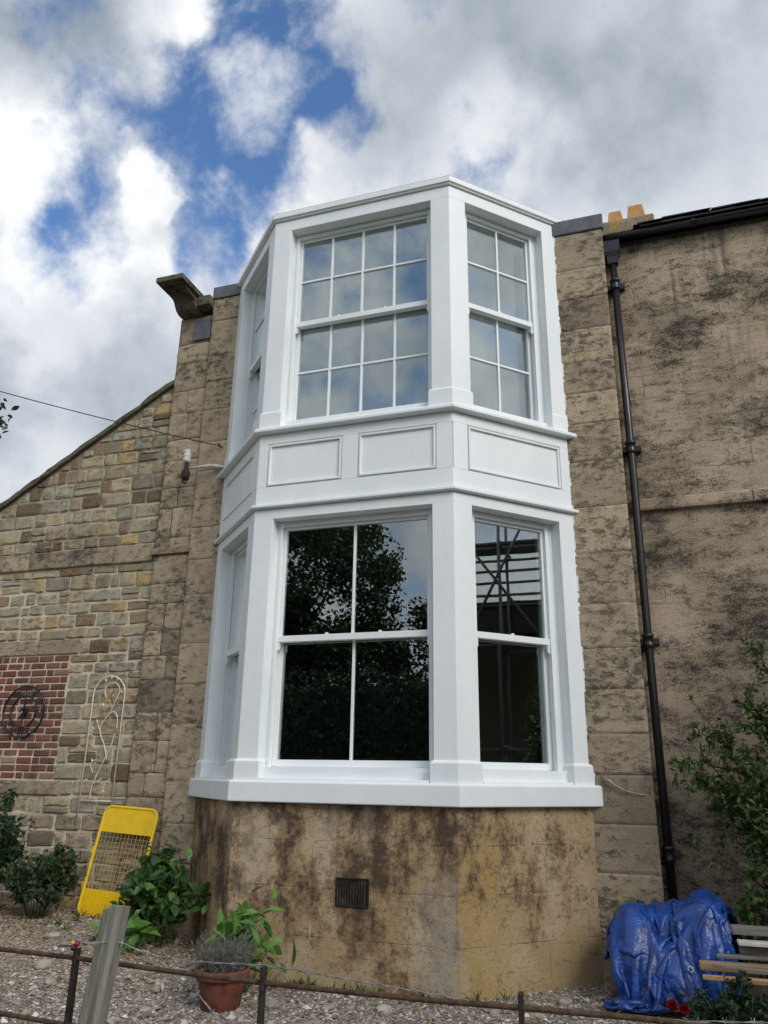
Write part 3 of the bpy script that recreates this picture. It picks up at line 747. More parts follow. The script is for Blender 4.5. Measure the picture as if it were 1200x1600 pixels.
# string course of long stones
xs = cuts(-6.9, -2.94, .5, .95)
for p, q in zip(xs[:-1], xs[1:]):
    o = put(ASH, 'string_stone', p, q, YC-.03, 3.992+R.uniform(0, .008), 4.218, RW, .003)
# lintel, sill and brick infill
for p, q in ((-6.4, -5.35), (-5.35, -4.45), (-4.45, -3.845)): put(ASH, 'lintel', p, q, YC, 2.918, 3.098, RW, .003, .008)
for p, q in ((-6.4, -4.9), (-4.9, -3.835)): put(ASH, 'window_sill', p, q, YC, 1.335, 1.492, RW, .004, .02)
W_BMORT = simple('brick_mortar', (.50, .44, .36), .95, 0, .3, 25, .6, .006)
BI = MB().box(-6.3, XB-.004, YC+.005, YC+.06, 1.497, 2.913).build('brick_infill', W_BMORT, RW)
nrow = 17; ph = (2.913-1.497)/nrow; cnt = 0; bextra = MB()
for r in range(nrow):
    z = 1.497+r*ph; x = XB-R.uniform(-.012, .03)
    x -= 0; first = .11 if r % 2 else .225
    while x > -6.2:
        w = first if first else R.choice([.225, .225, .22, .235, .11]) ; first = None
        if x-w < -6.3: break
        o = put(BRK, 'brick', x-w, x, YC, z, z+ph, RW, .0078, R.uniform(-.006, .003)); o.parent = BI; o.matrix_parent_inverse = Matrix.Identity(4)
        o.rotation_euler = (0, rad(R.uniform(-1, 1)), 0)
        x -= w
# coping: overlapping sloped slabs
x = -2.90; ang = math.atan(.592)
while x > -7.2:
    L = R.uniform(.45, .75); t = R.uniform(.06, .085); x1 = x-L*math.cos(ang)
    m = MB(); rows = []
    for k in range(5):
        f = k/4; xx = x+(x1-x)*f; zb = coping_z(xx)-.085+R.uniform(-.004, .004)
        rows.append([(xx, YC-.055+R.uniform(-.008, .008), zb), (xx, YC+.48, zb), (xx, YC+.48, zb+t), (xx, YC-.05+R.uniform(-.01, .01), zb+t+R.uniform(-.010, .016))])
    m.loft(rows); o = m.build('coping_stone', W_CARVED, RW, False, .008); x = x1+.004

# ------------------------------------------------------------------ things on the rubble wall
def wall_clock():
    cx, cz, y = -4.485, 2.255, YC-.035
    root = empty('wall_clock', (cx, y, cz), 'black openwork iron clock with two rings hung on the red brick', 'clock')
    def ringm(r, w, nm):
        o = MB().tube([(cx+r*math.cos(a), y, cz+r*math.sin(a)) for a in [2*math.pi*i/40 for i in range(41)]], w, 8, False)
        sub(o.build(nm, W_BLACK, None, True), root)
    ringm(.295, .011, 'outer_ring'); ringm(.180, .010, 'inner_ring')
    for i in range(12):
        a = math.pi/2 - i*math.pi/6; m = MB(); n = (1, 2, 3, 2, 1, 2, 3, 3, 2, 1, 2, 3)[i]
        for k in range(n):
            off = (k-(n-1)/2)*.026
            d = Vector((math.cos(a), 0, math.sin(a))); t = Vector((-math.sin(a), 0, math.cos(a)))
            c = Vector((cx, y, cz)); m.tube([c+d*.188+t*off, c+d*.288+t*off*1.3], .0055, 6)
        sub(m.build('numeral', W_BLACK), root)
    sub(MB().tube([(cx, y-.012, cz), (cx, y+.02, cz)], .052, 18).build('hub', W_BLACK, None, False, .004), root)
    for (a, L, w, mm) in ((rad(228), .085, .008, W_PORC), (rad(70), .15, .006, W_BLACK)):
        sub(MB().tube([(cx, y-.018, cz), (cx+L*math.cos(a), y-.018, cz+L*math.sin(a))], [w, w*.5], 6).build('hand', mm), root)
    for s in (1, -1): sub(MB().tube([(cx, y, cz+s*.05), (cx, y, cz+s*.18)], .007, 6).build('spoke', W_BLACK), root)
wall_clock()
def trellis():
    y = .085
    root = empty('trellis', (-3.31, y, 1.0), 'cream wire trellis with an arched top and scrolling leaves on the rubble wall', 'trellis')
    def fine(pts):
        if len(pts) < 3 or len(pts) > 9: return pts
        P_ = [Vector((p[0], p[1], p[2] if len(p) > 2 else 0)) for p in pts]; P_ = [P_[0]]+P_+[P_[-1]]; out = []
        for i in range(1, len(P_)-2):
            a, b, c, d = P_[i-1:i+3]
            for k in range(5):
                f = k/5; out.append(tuple(.5*((2*b)+(c-a)*f+(2*a-5*b+4*c-d)*f*f+(3*b-a-3*c+d)*f**3)))
        return out+[tuple(P_[-1])]
    def t(pts, r, nm): return t0(fine(pts) if nm == 'scroll' else pts, r, nm)
    def t0(pts, r, nm): return sub(MB().tube([(x, y+dy_, z) for x, z, dy_ in [(p[0], p[1], p[2] if len(p) > 2 else 0) for p in pts]], r, 8).build(nm, W_CREAM, None, True), root)
    xl, xr, top, r = -3.52, -3.095, 2.645, .2125
    arch = [(xl+(-3.56-xl)*0, 1.0)] + [(xl, 2.43)] + [((xl+xr)/2-r*math.cos(a), 2.43+r*math.sin(a)) for a in [math.pi*i/14 for i in range(1, 14)]] + [(xr, 2.43), (xr, 1.20)]
    t(arch, .0085, 'frame')
    t([(xl, 1.29), (xr, 1.29)], .007, 'cross_bar')
    t([(-3.38, 1.30, -.01), (-3.37, 1.45, -.01), (-3.28, 1.66, -.01), (-3.19, 1.86, -.01), (-3.16, 2.0, -.01)], .006, 'scroll')
    t([(-3.22, 1.72, -.01), (-3.28, 1.88, -.01), (-3.36, 2.03, -.01), (-3.33, 2.13, -.01), (-3.22, 2.24, -.01), (-3.15, 2.18, -.01), (-3.14, 2.05, -.01)], .006, 'scroll')
    t([(-3.36, 2.03, -.01), (-3.40, 2.10, -.01)], .005, 'scroll')
    t([(-3.28, 2.18, -.01), (-3.20, 2.36, -.01), (-3.16, 2.48, -.01), (-3.22, 2.56, -.01), (-3.32, 2.55, -.01), (-3.36, 2.47, -.01), (-3.33, 2.40, -.01)], .006, 'scroll')
    t([(-3.37, 1.45, -.01), (-3.26, 1.52, -.01)], .005, 'scroll')
    t([(-3.38, 1.58, -.01), (-3.43, 1.68, -.01), (-3.36, 1.72, -.01)], .005, 'scroll')
    for (x, z, a) in ((-3.36, 2.57, 110), (-3.29, 2.60, 90), (-3.22, 2.58, 70), (-3.16, 2.55, 30), (-3.15, 2.47, -30), (-3.26, 2.40, 60), (-3.19, 2.32, 35), (-3.35, 2.30, 120), (-3.26, 2.24, 50),
                      (-3.41, 2.11, 100), (-3.43, 2.05, 160), (-3.24, 1.79, 110), (-3.17, 1.74, 30), (-3.21, 1.62, 45), (-3.43, 1.50, 170), (-3.36, 1.53, 40), (-3.24, 1.40, -20), (-3.40, 1.69, 120)):
        L, w = .052, .020; d = Vector((math.cos(rad(a)), 0, math.sin(rad(a)))); n = Vector((-d.z, 0, d.x)); c = Vector((x, y-.012, z))
        m = MB().add([c, c+d*L*.5+n*w*.5+Vector((0, .006, 0)), c+d*L, c+d*L*.5-n*w*.5+Vector((0, .006, 0)), c+d*L*.5-Vector((0, .008, 0)), c+d*L*.5+Vector((0, .012, 0))],
                     [(0, 4, 1), (1, 4, 2), (2, 4, 3), (3, 4, 0), (0, 1, 5), (1, 2, 5), (2, 3, 5), (3, 0, 5)])
        sub(m.build('leaf', W_CREAM), root)
trellis()
def mesh_guard():
    "yellow framed panel leaning on the wall"
    root = empty('mesh_guard', (-2.81, -.20, .2), 'bright yellow metal guard with a wire mesh centre leaning on the rubble wall', 'guard')
    o0 = Vector((-2.815, -.20, .205)); up = Vector((-2.765, .012, 1.23))-o0; H = up.length; up.normalize()
    rt = Vector((1, .0, -.07)); rt = (rt-up*rt.dot(up)).normalized(); nr = rt.cross(up)
    def P(u, v, w=0): return o0 + rt*u + up*v + nr*w
    hw, rc = .325, .085
    def rr(hw_, v0, v1, top, bot, rc_):
        pts = []
        def arc(cu, cv, a0):
            for i in range(7): a = rad(a0+90*i/6); pts.append((cu+rc_*math.cos(a), cv+rc_*math.sin(a)))
        if bot: arc(-hw_+rc_, v0+rc_, 180); arc(hw_-rc_, v0+rc_, 270)
        else: pts.extend([(-hw_, v0), (hw_, v0)])
        if top: arc(hw_-rc_, v1-rc_, 0); arc(-hw_+rc_, v1-rc_, 90)
        else: pts.extend([(hw_, v1), (-hw_, v1)])
        return pts
    def plate(poly, nm, t=.012):
        sub(MB().loft([[P(u, v, w) for u, v in poly] for w in (-t, t)]).build(nm, W_YELLOW, None, False, .004), root)
    plate(rr(hw, H*.755, H, True, False, rc), 'top_plate'); plate(rr(hw, 0, H*.235, False, True, rc), 'bottom_plate')
    lp = rr(hw, 0, H, True, True, rc)
    sub(MB().tube([P(u, v, .004) for u, v in lp+lp[:2]], .017, 10, False).build('tube_frame', W_YELLOW, None, True), root)
    m = MB()
    for i in range(1, 14): u = -hw+2*hw*i/14; m.tube([P(u, H*.23, .003), P(u, H*.76, .003)], .0026, 5)
    for j in range(1, 12): v = H*(.235+.52*j/12); m.tube([P(-hw, v, -.002), P(hw, v, -.002)], .0026, 5)
    sub(m.build('wire_mesh', simple('brass_wire', (.52, .38, .12), .5, .2, .2, 30, .1)), root)
    for v in (H*.58, H*.26): sub(MB().loft([[P(-hw-.035, v-.03, w), P(-hw+.01, v-.03, w), P(-hw+.01, v+.03, w), P(-hw-.035, v+.03, w)] for w in (-.012, .016)]).build('hinge_lug', W_YELLOW, None, False, .004), root)
mesh_guard()

# ------------------------------------------------------------------ cable and its bracket
def cable():
    a = Vector((-2.07, -.035, 5.33)); b = Vector((-9.85, -3.0, 7.75)); pts = []
    for i in range(25):
        f = i/24; p = a.lerp(b, f); p.z -= .18*4*f*(1-f); pts.append(p)
    tag(MB().tube(pts, .006, 6).build('overhead_cable', W_BLACK, None, True), 'thin black overhead cable slanting from pilaster to the sky', 'cable')
    tag(MB().tube([(-2.075, .0, 5.33), (-2.075, -.05, 5.33), (-2.085, -.06, 5.36)], .009, 8).build('cable_hook', W_DKRUST, None, True), 'small rusty hook in the pilaster holding the overhead cable', 'hook')
    root = empty('cable_bracket', (-2.05, -.02, 5.05), 'white bracket arm with porcelain insulator beside the panelled band', 'bracket')
    sub(MB().tube([(-2.0, -.01, 5.06), (-2.12, -.10, 5.06), (-2.42, -.12, 5.045)], [.016, .018, .016], 10).build('arm', W_PORC, None, True), root)
    sub(MB().lathe([(.02, 0), (.046, .01), (.05, .05), (.035, .06), (.046, .075), (.046, .11), (.034, .12), (.042, .135), (.042, .165), (.02, .175)], (-2.46, -.12, 5.12), 16).build('insulator', W_PORC, None, True), root)
    sub(MB().lathe([(.03, 0), (.05, .02), (.052, .1), (.03, .14), (.022, .22)], (-2.46, -.12, 4.90), 14).build('cable_clamp', W_DKRUST, None, True), root)
    sub(MB().tube([(-2.49, -.12, 4.91), (-2.49, -.12, 4.87), (-2.46, -.12, 4.855), (-2.43, -.12, 4.87), (-2.43, -.12, 4.91)], .008, 6).build('clamp_loop', W_DKRUST, None, True), root)
    # loose wire at the right of the slab
    tag(MB().tube([(2.11, -.03, 1.615), (2.16, -.04, 1.585), (2.20, -.035, 1.55), (2.30, -.03, 1.50), (2.42, -.025, 1.475), (2.56, .05, 1.46)], [.011, .012, .008, .006, .006, .006], 8).build('loose_wire', W_WIRE, None, True), 'short loose wire stapled across the right pilaster to the downpipe', 'wire')
cable()

# ------------------------------------------------------------------ plants
def leaf(m, p, d, n, L, W, fold=.25, droop=.25, seg=2):
    "leaf blade from p along d, n = upper side"
    d = d.normalized(); s = d.cross(n)
    if s.length < 1e-4: s = d.cross(Vector((.3, .5, .8)))
    s.normalize(); n = s.cross(d).normalized()
    if seg == 1:
        vs = [p, p+d*L*.5+s*W*.5+n*W*fold, p+d*L-n*L*droop, p+d*L*.5-s*W*.5+n*W*fold]
        m.add(vs, [(0, 1, 2), (0, 2, 3)]); return
    prof = [(0, 0), (.28, .85), (.55, 1.), (.82, .55), (1, 0)]
    vs = []; 
    for t, w in prof:
        c = p+d*L*t-n*L*droop*t*t
        vs += [c+s*W*.5*w+n*W*fold*w, c, c-s*W*.5*w+n*W*fold*w]
    fs = []
    for k in range(4):
        a = k*3; fs += [(a, a+1, a+4, a+3), (a+1, a+2, a+5, a+4)]
    m.add(vs, fs)
def rdir(r, up=0.):
    while True:
        v = Vector((r.uniform(-1, 1), r.uniform(-1, 1), r.uniform(-1, 1)))
        if .05 < v.length < 1:
            v.normalize(); v.z += up; return v.normalized()
def bush(name, label, cat, base, top, rx, ry, nst, nlf, L, W, lm, seed, group=None, seg=1, stem=.006, spread=1., low=.25):
    r = random.Random(seed); bx, by, bz = base
    root = empty(name, base, label, cat, group); st = MB(); lf = MB(); H = top-bz
    tips = []
    for i in range(nst):
        a = r.uniform(0, 2*math.pi); k = math.sqrt(r.random())*spread
        e = Vector((bx+rx*k*math.cos(a), by+ry*k*math.sin(a), bz+H*r.uniform(.55, 1)*(1-.25*k*k)))
        s = Vector((bx+rx*.12*math.cos(a), by+ry*.12*math.sin(a), bz-.02)); mid = s.lerp(e, .5)+Vector((0, 0, .10*H))
        pts = [s.lerp(mid, t)*(1-t)+mid.lerp(e, t)*t for t in [j/5 for j in range(6)]]
        st.tube(pts, [stem*(1-.7*j/5) for j in range(6)], 5); tips.append(pts)
        for c in range(2):
            q = pts[r.randint(2, 4)]; d = rdir(r, .4); e2 = q+d*H*r.uniform(.12, .26)
            st.tube([q, q.lerp(e2, .5), e2], [stem*.5, stem*.35, stem*.2], 4); tips.append([q, q.lerp(e2, .33), q.lerp(e2, .66), e2])
    for i in range(nlf):
        pts = r.choice(tips); t = r.uniform(low, 1)*(len(pts)-1); j = min(int(t), len(pts)-2)
        p = pts[j].lerp(pts[j+1], t-j)+rdir(r)*L*r.uniform(0, .9)
        sz = r.uniform(.6, 1.15); leaf(lf, p, rdir(r, .15), rdir(r, 1.2), L*sz, W*sz, r.uniform(.05, .35), r.uniform(0, .35), seg)
    sub(st.build('stems', W_STEM, None, True), root); sub(lf.build('foliage', lm, None, seg == 2), root)
    return root, tips, r
def flower(m, c, rr, r, n=18, face=Vector((0, -1, .35))):
    for i in range(n):
        d = (rdir(r)+face*.7).normalized(); leaf(m, Vector(c)-d*rr*.2, d, rdir(r), rr*r.uniform(.8, 1.1), rr*.9, .3, .2)
rb, tips, r = bush('rose_bush', 'leafy rose bush with one red bloom at the foot of the rubble wall', 'rose bush', (-3.40, -.50, gz(-3.4, -.5)), .95, .56, .32, 26, 3600, .060, .038, L_ROSE, 11, None, 1, .007, 1., .30)
fm = MB(); flower(fm, (-3.06, -.62, .72), .042, r, 24); flower(fm, (-3.03, -.60, .75), .03, r, 14); sub(fm.build('red_bloom', L_RED, None, False), rb)
bush('dark_shrub', 'tall dark green shrub under the bricked up opening', 'shrub', (-4.12, -.45, gz(-4, -.45)), 1.50, .55, .34, 24, 3000, .075, .047, L_DARK, 12, None, 1, .009, 1., .25)
bush('broadleaf_plant', 'bushy plant with broad drooping green leaves beside the yellow guard', 'plant', (-1.92, -.62, gz(-1.92, -.62)), 1.05, .42, .32, 24, 900, .125, .072, L_BROAD, 13, None, 2, .007, 1., .35)
bp_root, _, rr_ = bush('ground_leaf_plant', 'low plant with a few large pale green leaves under the broad leaved plant', 'plant', (-1.90, -.95, gz(-1.9, -.95)), .36, .22, .14, 6, 20, .21, .12, L_LIME, 14, None, 2, .005, 1., .6)
# terracotta pot with lavender
def pot():
    c = (-.575, -1.78, gz(-.575, -1.78)-.03)
    root = empty('terracotta_pot', c, 'round terracotta flower pot holding dry lavender before the stained base', 'flower pot')
    sub(MB().lathe([(.125, 0), (.138, .02), (.172, .215), (.174, .22), (.190, .222), (.196, .235), (.198, .275), (.192, .285), (.178, .285), (.170, .25), (.166, .235)], c, 40, True).build('pot_body', W_POTTERY, None, True), root)
    sub(MB().lathe([(.0, .236), (.1, .243), (.166, .238)], c, 24, False).build('soil', W_DKRUST, None, True), root)
    r = random.Random(5); z = c[2]+.24
    lr = empty('lavender_plant', (c[0], c[1], z), 'dry grey lavender clump growing in the terracotta pot', 'lavender'); st = MB(); lf = MB()
    for i in range(230):
        a = r.uniform(0, 2*math.pi); k = math.sqrt(r.random()); s = Vector((c[0]+.13*k*math.cos(a), c[1]+.13*k*math.sin(a), z-.005))
        lean = Vector((math.cos(a)*.65*k, math.sin(a)*.65*k, 1)).normalized(); L = r.uniform(.12, .27)
        e = s+lean*L+Vector((r.uniform(-.03, .03), r.uniform(-.03, .03), 0)); md = s.lerp(e, .5)+Vector((0, 0, .015))
        st.tube([s, md, e], [.0022, .0017, .0013], 4)
        for q in range(5): leaf(lf, s.lerp(e, r.uniform(.1, .9)), (lean+rdir(r)).normalized(), rdir(r, .5), .04, .006, .1, .1)
        if r.random() < .5: lf.tube([e, e+lean*.03], [.004, .003], 4)
    sub(st.build('stems', L_LAV), lr); sub(lf.build('foliage', L_LAV), lr)
    return c
pot()
bush('leafy_clump', 'bright green clump of upright broad leaves behind the terracotta pot', 'plant', (-.62, -1.38, gz(-.6, -1.4)), .66, .26, .16, 18, 150, .17, .065, L_LIME, 15, None, 2, .006, 1., .45)
# right hand shrub leaning in from outside, low dark plants, red bloom
def wall_shrub():
    r = random.Random(21); root = empty('wall_shrub', (3.95, -.25, 0), 'loose small leaved shrub spreading against the weathered wall', 'shrub'); st = MB(); lf = MB()
    o = Vector((3.95, -.25, 0)); tips = []
    aims = [(3.46, -.3, 2.68, 1.), (3.30, -.35, 2.25, 1.6), (2.76, -.40, 1.74, 1.5), (2.92, -.45, 1.60, 1.6), (3.05, -.35, 1.95, 1.7), (3.25, -.5, 1.75, 2.), (3.15, -.55, 1.50, 1.6), (3.45, -.4, 2.1, 2.2), (3.5, -.5, 1.6, 2.),
            (2.86, -.45, 1.10, .45), (3.10, -.5, 1.25, .9), (3.25, -.6, .95, 1.3), (3.35, -.55, .70, 1.6), (3.6, -.5, 1.2, 2.), (3.9, -.4, 2.5, 2.), (4.3, -.4, 2.2, 2.), (4.5, -.5, 1.5, 2.), (3.75, -.3, 2.9, 1.5), (2.80, -.4, 1.95, .6), (2.95, -.35, 2.15, .5)]
    for ax, ay, az, k in aims:
        e = Vector((ax, ay, az)); md = o.lerp(e, .5)+Vector((.08, 0, .22)); pts = [o.lerp(md, t)*(1-t)+md.lerp(e, t)*t for t in [j/8 for j in range(9)]]
        st.tube(pts, [.014*(1-.8*j/8) for j in range(9)], 6)
        for c in range(int(24*k)):
            t = r.uniform(.45, 1)*8; j = min(int(t), 7); q = pts[j].lerp(pts[j+1], t-j); d = (rdir(r, .2)+(e-md).normalized()*.6).normalized(); L = r.uniform(.10, .30)
            e2 = q+d*L; e2.y = min(e2.y, .12); tw = [q, q.lerp(e2, .5)+Vector((0, 0, .012)), e2]; st.tube(tw, [.0035, .0025, .0014], 4)
            for m_ in range(int(r.uniform(14, 28))):
                f = r.uniform(.1, 1.02); p = q.lerp(e2, f)+rdir(r)*.012
                leaf(lf, p, (rdir(r)+d*.5).normalized(), rdir(r, 1.), r.uniform(.034, .068), r.uniform(.016, .028), .15, .2)
    sub(st.build('stems', W_BARK, None, True), root); sub(lf.build('foliage', L_SHRUB), root)
wall_shrub()
bush('ivy_clump', 'dark leafy growth beside the blue tarpaulin', 'plant', (3.38, -.55, 0), 1.0, .42, .3, 14, 1500, .07, .05, L_SHRUB, 22)
lp, tips, r = bush('low_plant', 'low dark garden plant with one red bloom below the timber', 'plant', (2.92, -1.70, 0), .50, .46, .30, 26, 2600, .05, .026, L_DARK, 23)
fm = MB(); flower(fm, (2.52, -1.90, .325), .05, r, 34); flower(fm, (2.585, -1.90, .315), .045, r, 30); sub(fm.build('red_bloom', L_RED), lp)

bush('wall_weed', 'small green weed rising behind the blue tarpaulin beside the bay base', 'weed', (2.24, -.04, 0), .86, .05, .03, 4, 46, .06, .04, L_LIME, 25, None, 1, .004, 1., .75)
# ------------------------------------------------------------------ blue tarpaulin
def tarp():
    "a sheet gathered into the corner: springs on a grid, relaxed over two bundles, so the folds are real folds"
    import numpy as np
    rg = np.random.RandomState(6); N = 84
    u, v = np.meshgrid(np.linspace(-1, 1, N), np.linspace(-1, 1, N), indexing='ij')
    rest = 2.7/(N-1)
    X = np.zeros((N, N, 3)); X[..., 0] = 2.56+u*.56; X[..., 1] = -.46+v*.52
    X[..., 2] = 1.05-.35*(u*u+v*v)*.6
    def sm(n, k):
        a = rg.randn(N, N, 3)
        for _ in range(k): a = (a+np.roll(a, 1, 0)+np.roll(a, -1, 0)+np.roll(a, 1, 1)+np.roll(a, -1, 1))/5
        return a/a.std()*n
    X += sm(.06, 10)+sm(.03, 3)
    V = np.zeros_like(X)
    lob = [((2.29, -.40, .22), (.22, .36, .46)), ((2.82, -.38, .27), (.25, .38, .53)), ((2.55, -.55, .12), (.42, .26, .34)), ((2.55, -.30, .2), (.42, .30, .46))]
    def con(sl_a, sl_b, L, k):
        A = X[sl_a]; B = X[sl_b]; D = B-A; l = np.sqrt((D*D).sum(-1, keepdims=True))+1e-9
        c = D*((l-L)/l*.5*k); X[sl_a] += c; X[sl_b] -= c
    S = np.s_
    for it in range(150):
        V *= .965; V[..., 2] -= .0011
        P0 = X.copy(); X += V; hit = np.zeros((N, N, 1), bool)
        for k in range(6):
            for par in (0, 1):
                con(S[par:N-1:2, :], S[par+1:N:2, :], rest, .95); con(S[:, par:N-1:2], S[:, par+1:N:2], rest, .95)
            con(S[:-1, :-1], S[1:, 1:], rest*1.414, .25); con(S[1:, :-1], S[:-1, 1:], rest*1.414, .25)
            con(S[:-2, :], S[2:, :], rest*2, .02); con(S[:, :-2], S[:, 2:], rest*2, .02)
            for c, rr in lob:
                Q = (X-np.array(c))/np.array(rr); l = np.sqrt((Q*Q).sum(-1, keepdims=True))+1e-9
                hit |= l < 1; X = np.where(l < 1, np.array(c)+Q/l*np.array(rr), X)
            X[..., 2] = np.maximum(X[..., 2], .015+.02*np.abs(u*v)+.012*(1+np.sin(9*u+7*v)))
            X[..., 0] = np.clip(X[..., 0], 2.035+.012*np.sin(8*v), 3.10+.03*np.sin(5*v)); X[..., 1] = np.clip(X[..., 1], -.93+.05*np.sin(6*u), .03-.03*np.abs(np.sin(3*u)))
        V = X-P0; V[hit[..., 0]] *= .15
    m = MB(); m.add([tuple(p) for p in X.reshape(-1, 3).tolist()], [(i*N+j, (i+1)*N+j, (i+1)*N+j+1, i*N+j+1) for i in range(N-1) for j in range(N-1)])
    o = m.build('tarpaulin', W_TARP, None, True)
    sb = o.modifiers.new('smooth', 'SUBSURF'); sb.levels = 1; sb.render_levels = 1
    so_ = o.modifiers.new('thick', 'SOLIDIFY'); so_.thickness = .0015
    tag(o, 'crumpled blue tarpaulin heaped in the corner below the downpipe', 'tarpaulin')
    F = X.reshape(-1, 3); near = F[(abs(F[:, 0]-2.69) < .05) & (abs(F[:, 2]-.36) < .05)]
    ec = near[near[:, 1].argmin()] if len(near) else np.array((2.69, -.93, .36))
    ey = MB().tube([(float(ec[0])+.018*math.cos(a), float(ec[1])-.004, float(ec[2])+.018*math.sin(a)) for a in [2*math.pi*i/12 for i in range(13)]], .005, 6, False)
    subp(ey.build('eyelet', W_PORC, None, True), o)
tarp()
# ------------------------------------------------------------------ timbers
def plank(x0, x1, y, z, w, t, m, tilt, yaw, label, tip=None):
    mb = MB(); n = 6
    rows = []
    for k in range(n+1):
        f = k/n; x = (x1-x0)*f; ww = w*(.35+.65*min(1, f*6)) if tip else w
        j = R.uniform(-.003, .003)
        rows.append([(x, -ww/2+j, -t/2), (x, ww/2+j, -t/2), (x, ww/2+j, t/2), (x, -ww/2+j, t/2)])
    mb.loft(rows); o = mb.build('timber_plank', m, None, False, .003)
    o.location = (x0, y, z); o.rotation_euler = (0, rad(tilt), rad(yaw))
    tag(o, label, 'plank')
PL = 'beside the blue tarpaulin'
plank(2.94, 4.9, -1.22, .655, .12, .045, W_OLDTIM, .3, 3, 'thick grey board topmost on the timber pile beside the tarpaulin')
plank(2.96, 4.8, -1.38, .605, .10, .022, W_PORC, .2, 1, 'thin white painted board second from the top of the timber pile')
plank(2.97, 4.7, -1.30, .555, .15, .05, W_OLDTIM, 0, -2, 'dark rough board in the middle of the timber pile', 1)
plank(2.71, 4.6, -1.46, .470, .10, .042, W_TIMBER, -.4, 2, 'brown sawn batten sticking out of the timber pile')
plank(2.72, 4.5, -1.50, .412, .07, .026, simple('fresh_timber', (.55, .36, .17), .7, 0, .15, 25, .2), -.2, -1, 'pale split batten lowest in the timber pile with a pointed end', 1)
plank(2.78, 3.9, -1.60, .500, .035, .016, W_OLDTIM, 1.2, -4, 'narrow dark lath lying across the brown batten', 1)
plank(2.82, 3.8, -1.40, .520, .07, .020, W_OLDTIM, -.6, 6, 'short rough grey offcut between the board and the batten', 1)
for x, lb in ((3.5, 'rough grey timber block under the plank pile, next to the tarpaulin'), (4.3, 'rough grey timber block under the far end of the plank pile')):
    tag(MB().box(x, x+.12, -1.72, -1.05, -.02, .385).build('timber_block', W_OLDTIM, None, False, .006), lb, 'block', 'blocks under the timber pile')
tag(MB().box(3.46, 4.45, -1.36, -1.12, .400, .625).build('timber_baulk', W_OLDTIM, None, False, .01), 'square grey baulk inside the timber pile', 'baulk')

# ------------------------------------------------------------------ fence in front
YF = -4.2
FE = empty('rail_fence', (1, YF, 0), 'low rusty iron fence of two round rails and flat uprights', 'fence')
def rail(z, seedv):
    pts = [(-3.6+.4*i, YF+.006*math.sin(i*1.7+seedv), z+.010*math.sin(i*.9+seedv)-.003*i*.4) for i in range(24)]
    sub(MB().tube(pts, .0102, 10).build('rail', W_RUST, None, True), FE)
rail(.808, .4); rail(.565, 2.)
for x in (-2.0, .0, .93, 1.99, 3.2, 4.6):
    sub(MB().loft([[(x-.009, YF-.018, -.3), (x+.009, YF-.018, -.3), (x+.009, YF+.018, -.3), (x-.009, YF+.018, -.3)], [(x-.006, YF-.018, .845), (x+.012, YF-.018, .845), (x+.012, YF+.018, .845), (x-.006, YF+.018, .845)]]).build('upright', W_DKRUST, None, False, .003), FE)
def post():
    m = MB(); rows = []
    r = random.Random(3); n = 14; jit = [(r.uniform(-.006, .006), r.uniform(-.006, .006)) for _ in range(12)]
    for k in range(n+1):
        f = k/n; z = -.35+1.385*f; cx = .075+.185*(z+.35)/1.385; cy = -4.30
        w = .043; ring_ = []
        prof = [(-1, -.8), (-.8, -1), (-.25, -.97), (.2, -1.03), (.8, -1), (1, -.8), (1.02, .2), (1, .8), (.8, 1), (-.8, 1), (-1, .8), (-.97, -.1)]
        for (a, b), (ja, jb) in zip(prof, jit):
            e = .003*mn.noise((a*3, b*3, z*4))
            zz = z + (.012*a-.010*b+.008*mn.noise((a*7, b*7, 1)) if k == n else 0)
            ring_.append((cx+a*w+ja+e, cy+b*w+jb+e, zz))
        rows.append(ring_)
    m.loft(rows); tag(m.build('wooden_post', W_POST, None, False, .003), 'weathered grey wooden post leaning in front of the rail fence', 'post')
post()
def barbed(pts, name, label, seed, ends=True):
    r = random.Random(seed); P_ = [Vector(p) for p in pts]; fine = []
    for a, b in zip(P_[:-1], P_[1:]):
        n = max(2, int((b-a).length/.03))
        fine += [a.lerp(b, i/n)+Vector((0, r.uniform(-.0015, .0015), r.uniform(-.002, .002))) for i in range(n)]
    fine.append(P_[-1]); m = MB()
    for s in (0, math.pi):
        m.tube([p+Vector((0, math.cos(i*1.1+s)*.0022, math.sin(i*1.1+s)*.0022)) for i, p in enumerate(fine)], .0019, 5)
    o = tag(m.build(name, W_WIRE, None, True), label, 'barbed wire')
    L = 0; nxt = .05
    bb = MB()
    for a, b in zip(fine[:-1], fine[1:]):
        L += (b-a).length
        if L > nxt:
            nxt += r.uniform(.09, .12); d = (b-a).normalized()
            for q in range(2):
                v = rdir(r); v = (v-d*v.dot(d)).normalized(); c = a+d*(.004*q)
                bb.tube([c-v*.014+d*.004, c, c+v*.014-d*.004], .0014, 4)
    q = subp(bb.build('barbs', W_WIRE), o); q['kind'] = 'stuff'; return o
barbed([(-.03, -4.275, .925), (.10, -4.402, .92), (.21, -4.405, .915), (.30, -4.30, .905), (.36, -4.25, .872), (.44, -4.2, .842), (.60, -4.2, .838), (.94, -4.2, .85), (1.42, -4.2, .825), (1.84, -4.2, .795), (2.02, -4.2, .80), (2.30, -4.2, .792), (2.48, -4.2, .80), (2.84, -4.2, .828), (3.3, -4.2, .84), (4.5, -4.2, .85)],
       'barbed_wire', 'strand of barbed wire stapled round the wooden post above the top rail', 4)
barbed([(.42, -4.19, .60), (.62, -4.18, .72), (.72, -4.185, .64), (.88, -4.2, .60)], 'wire_offcut', 'short curled end of barbed wire hanging under the top rail', 9)
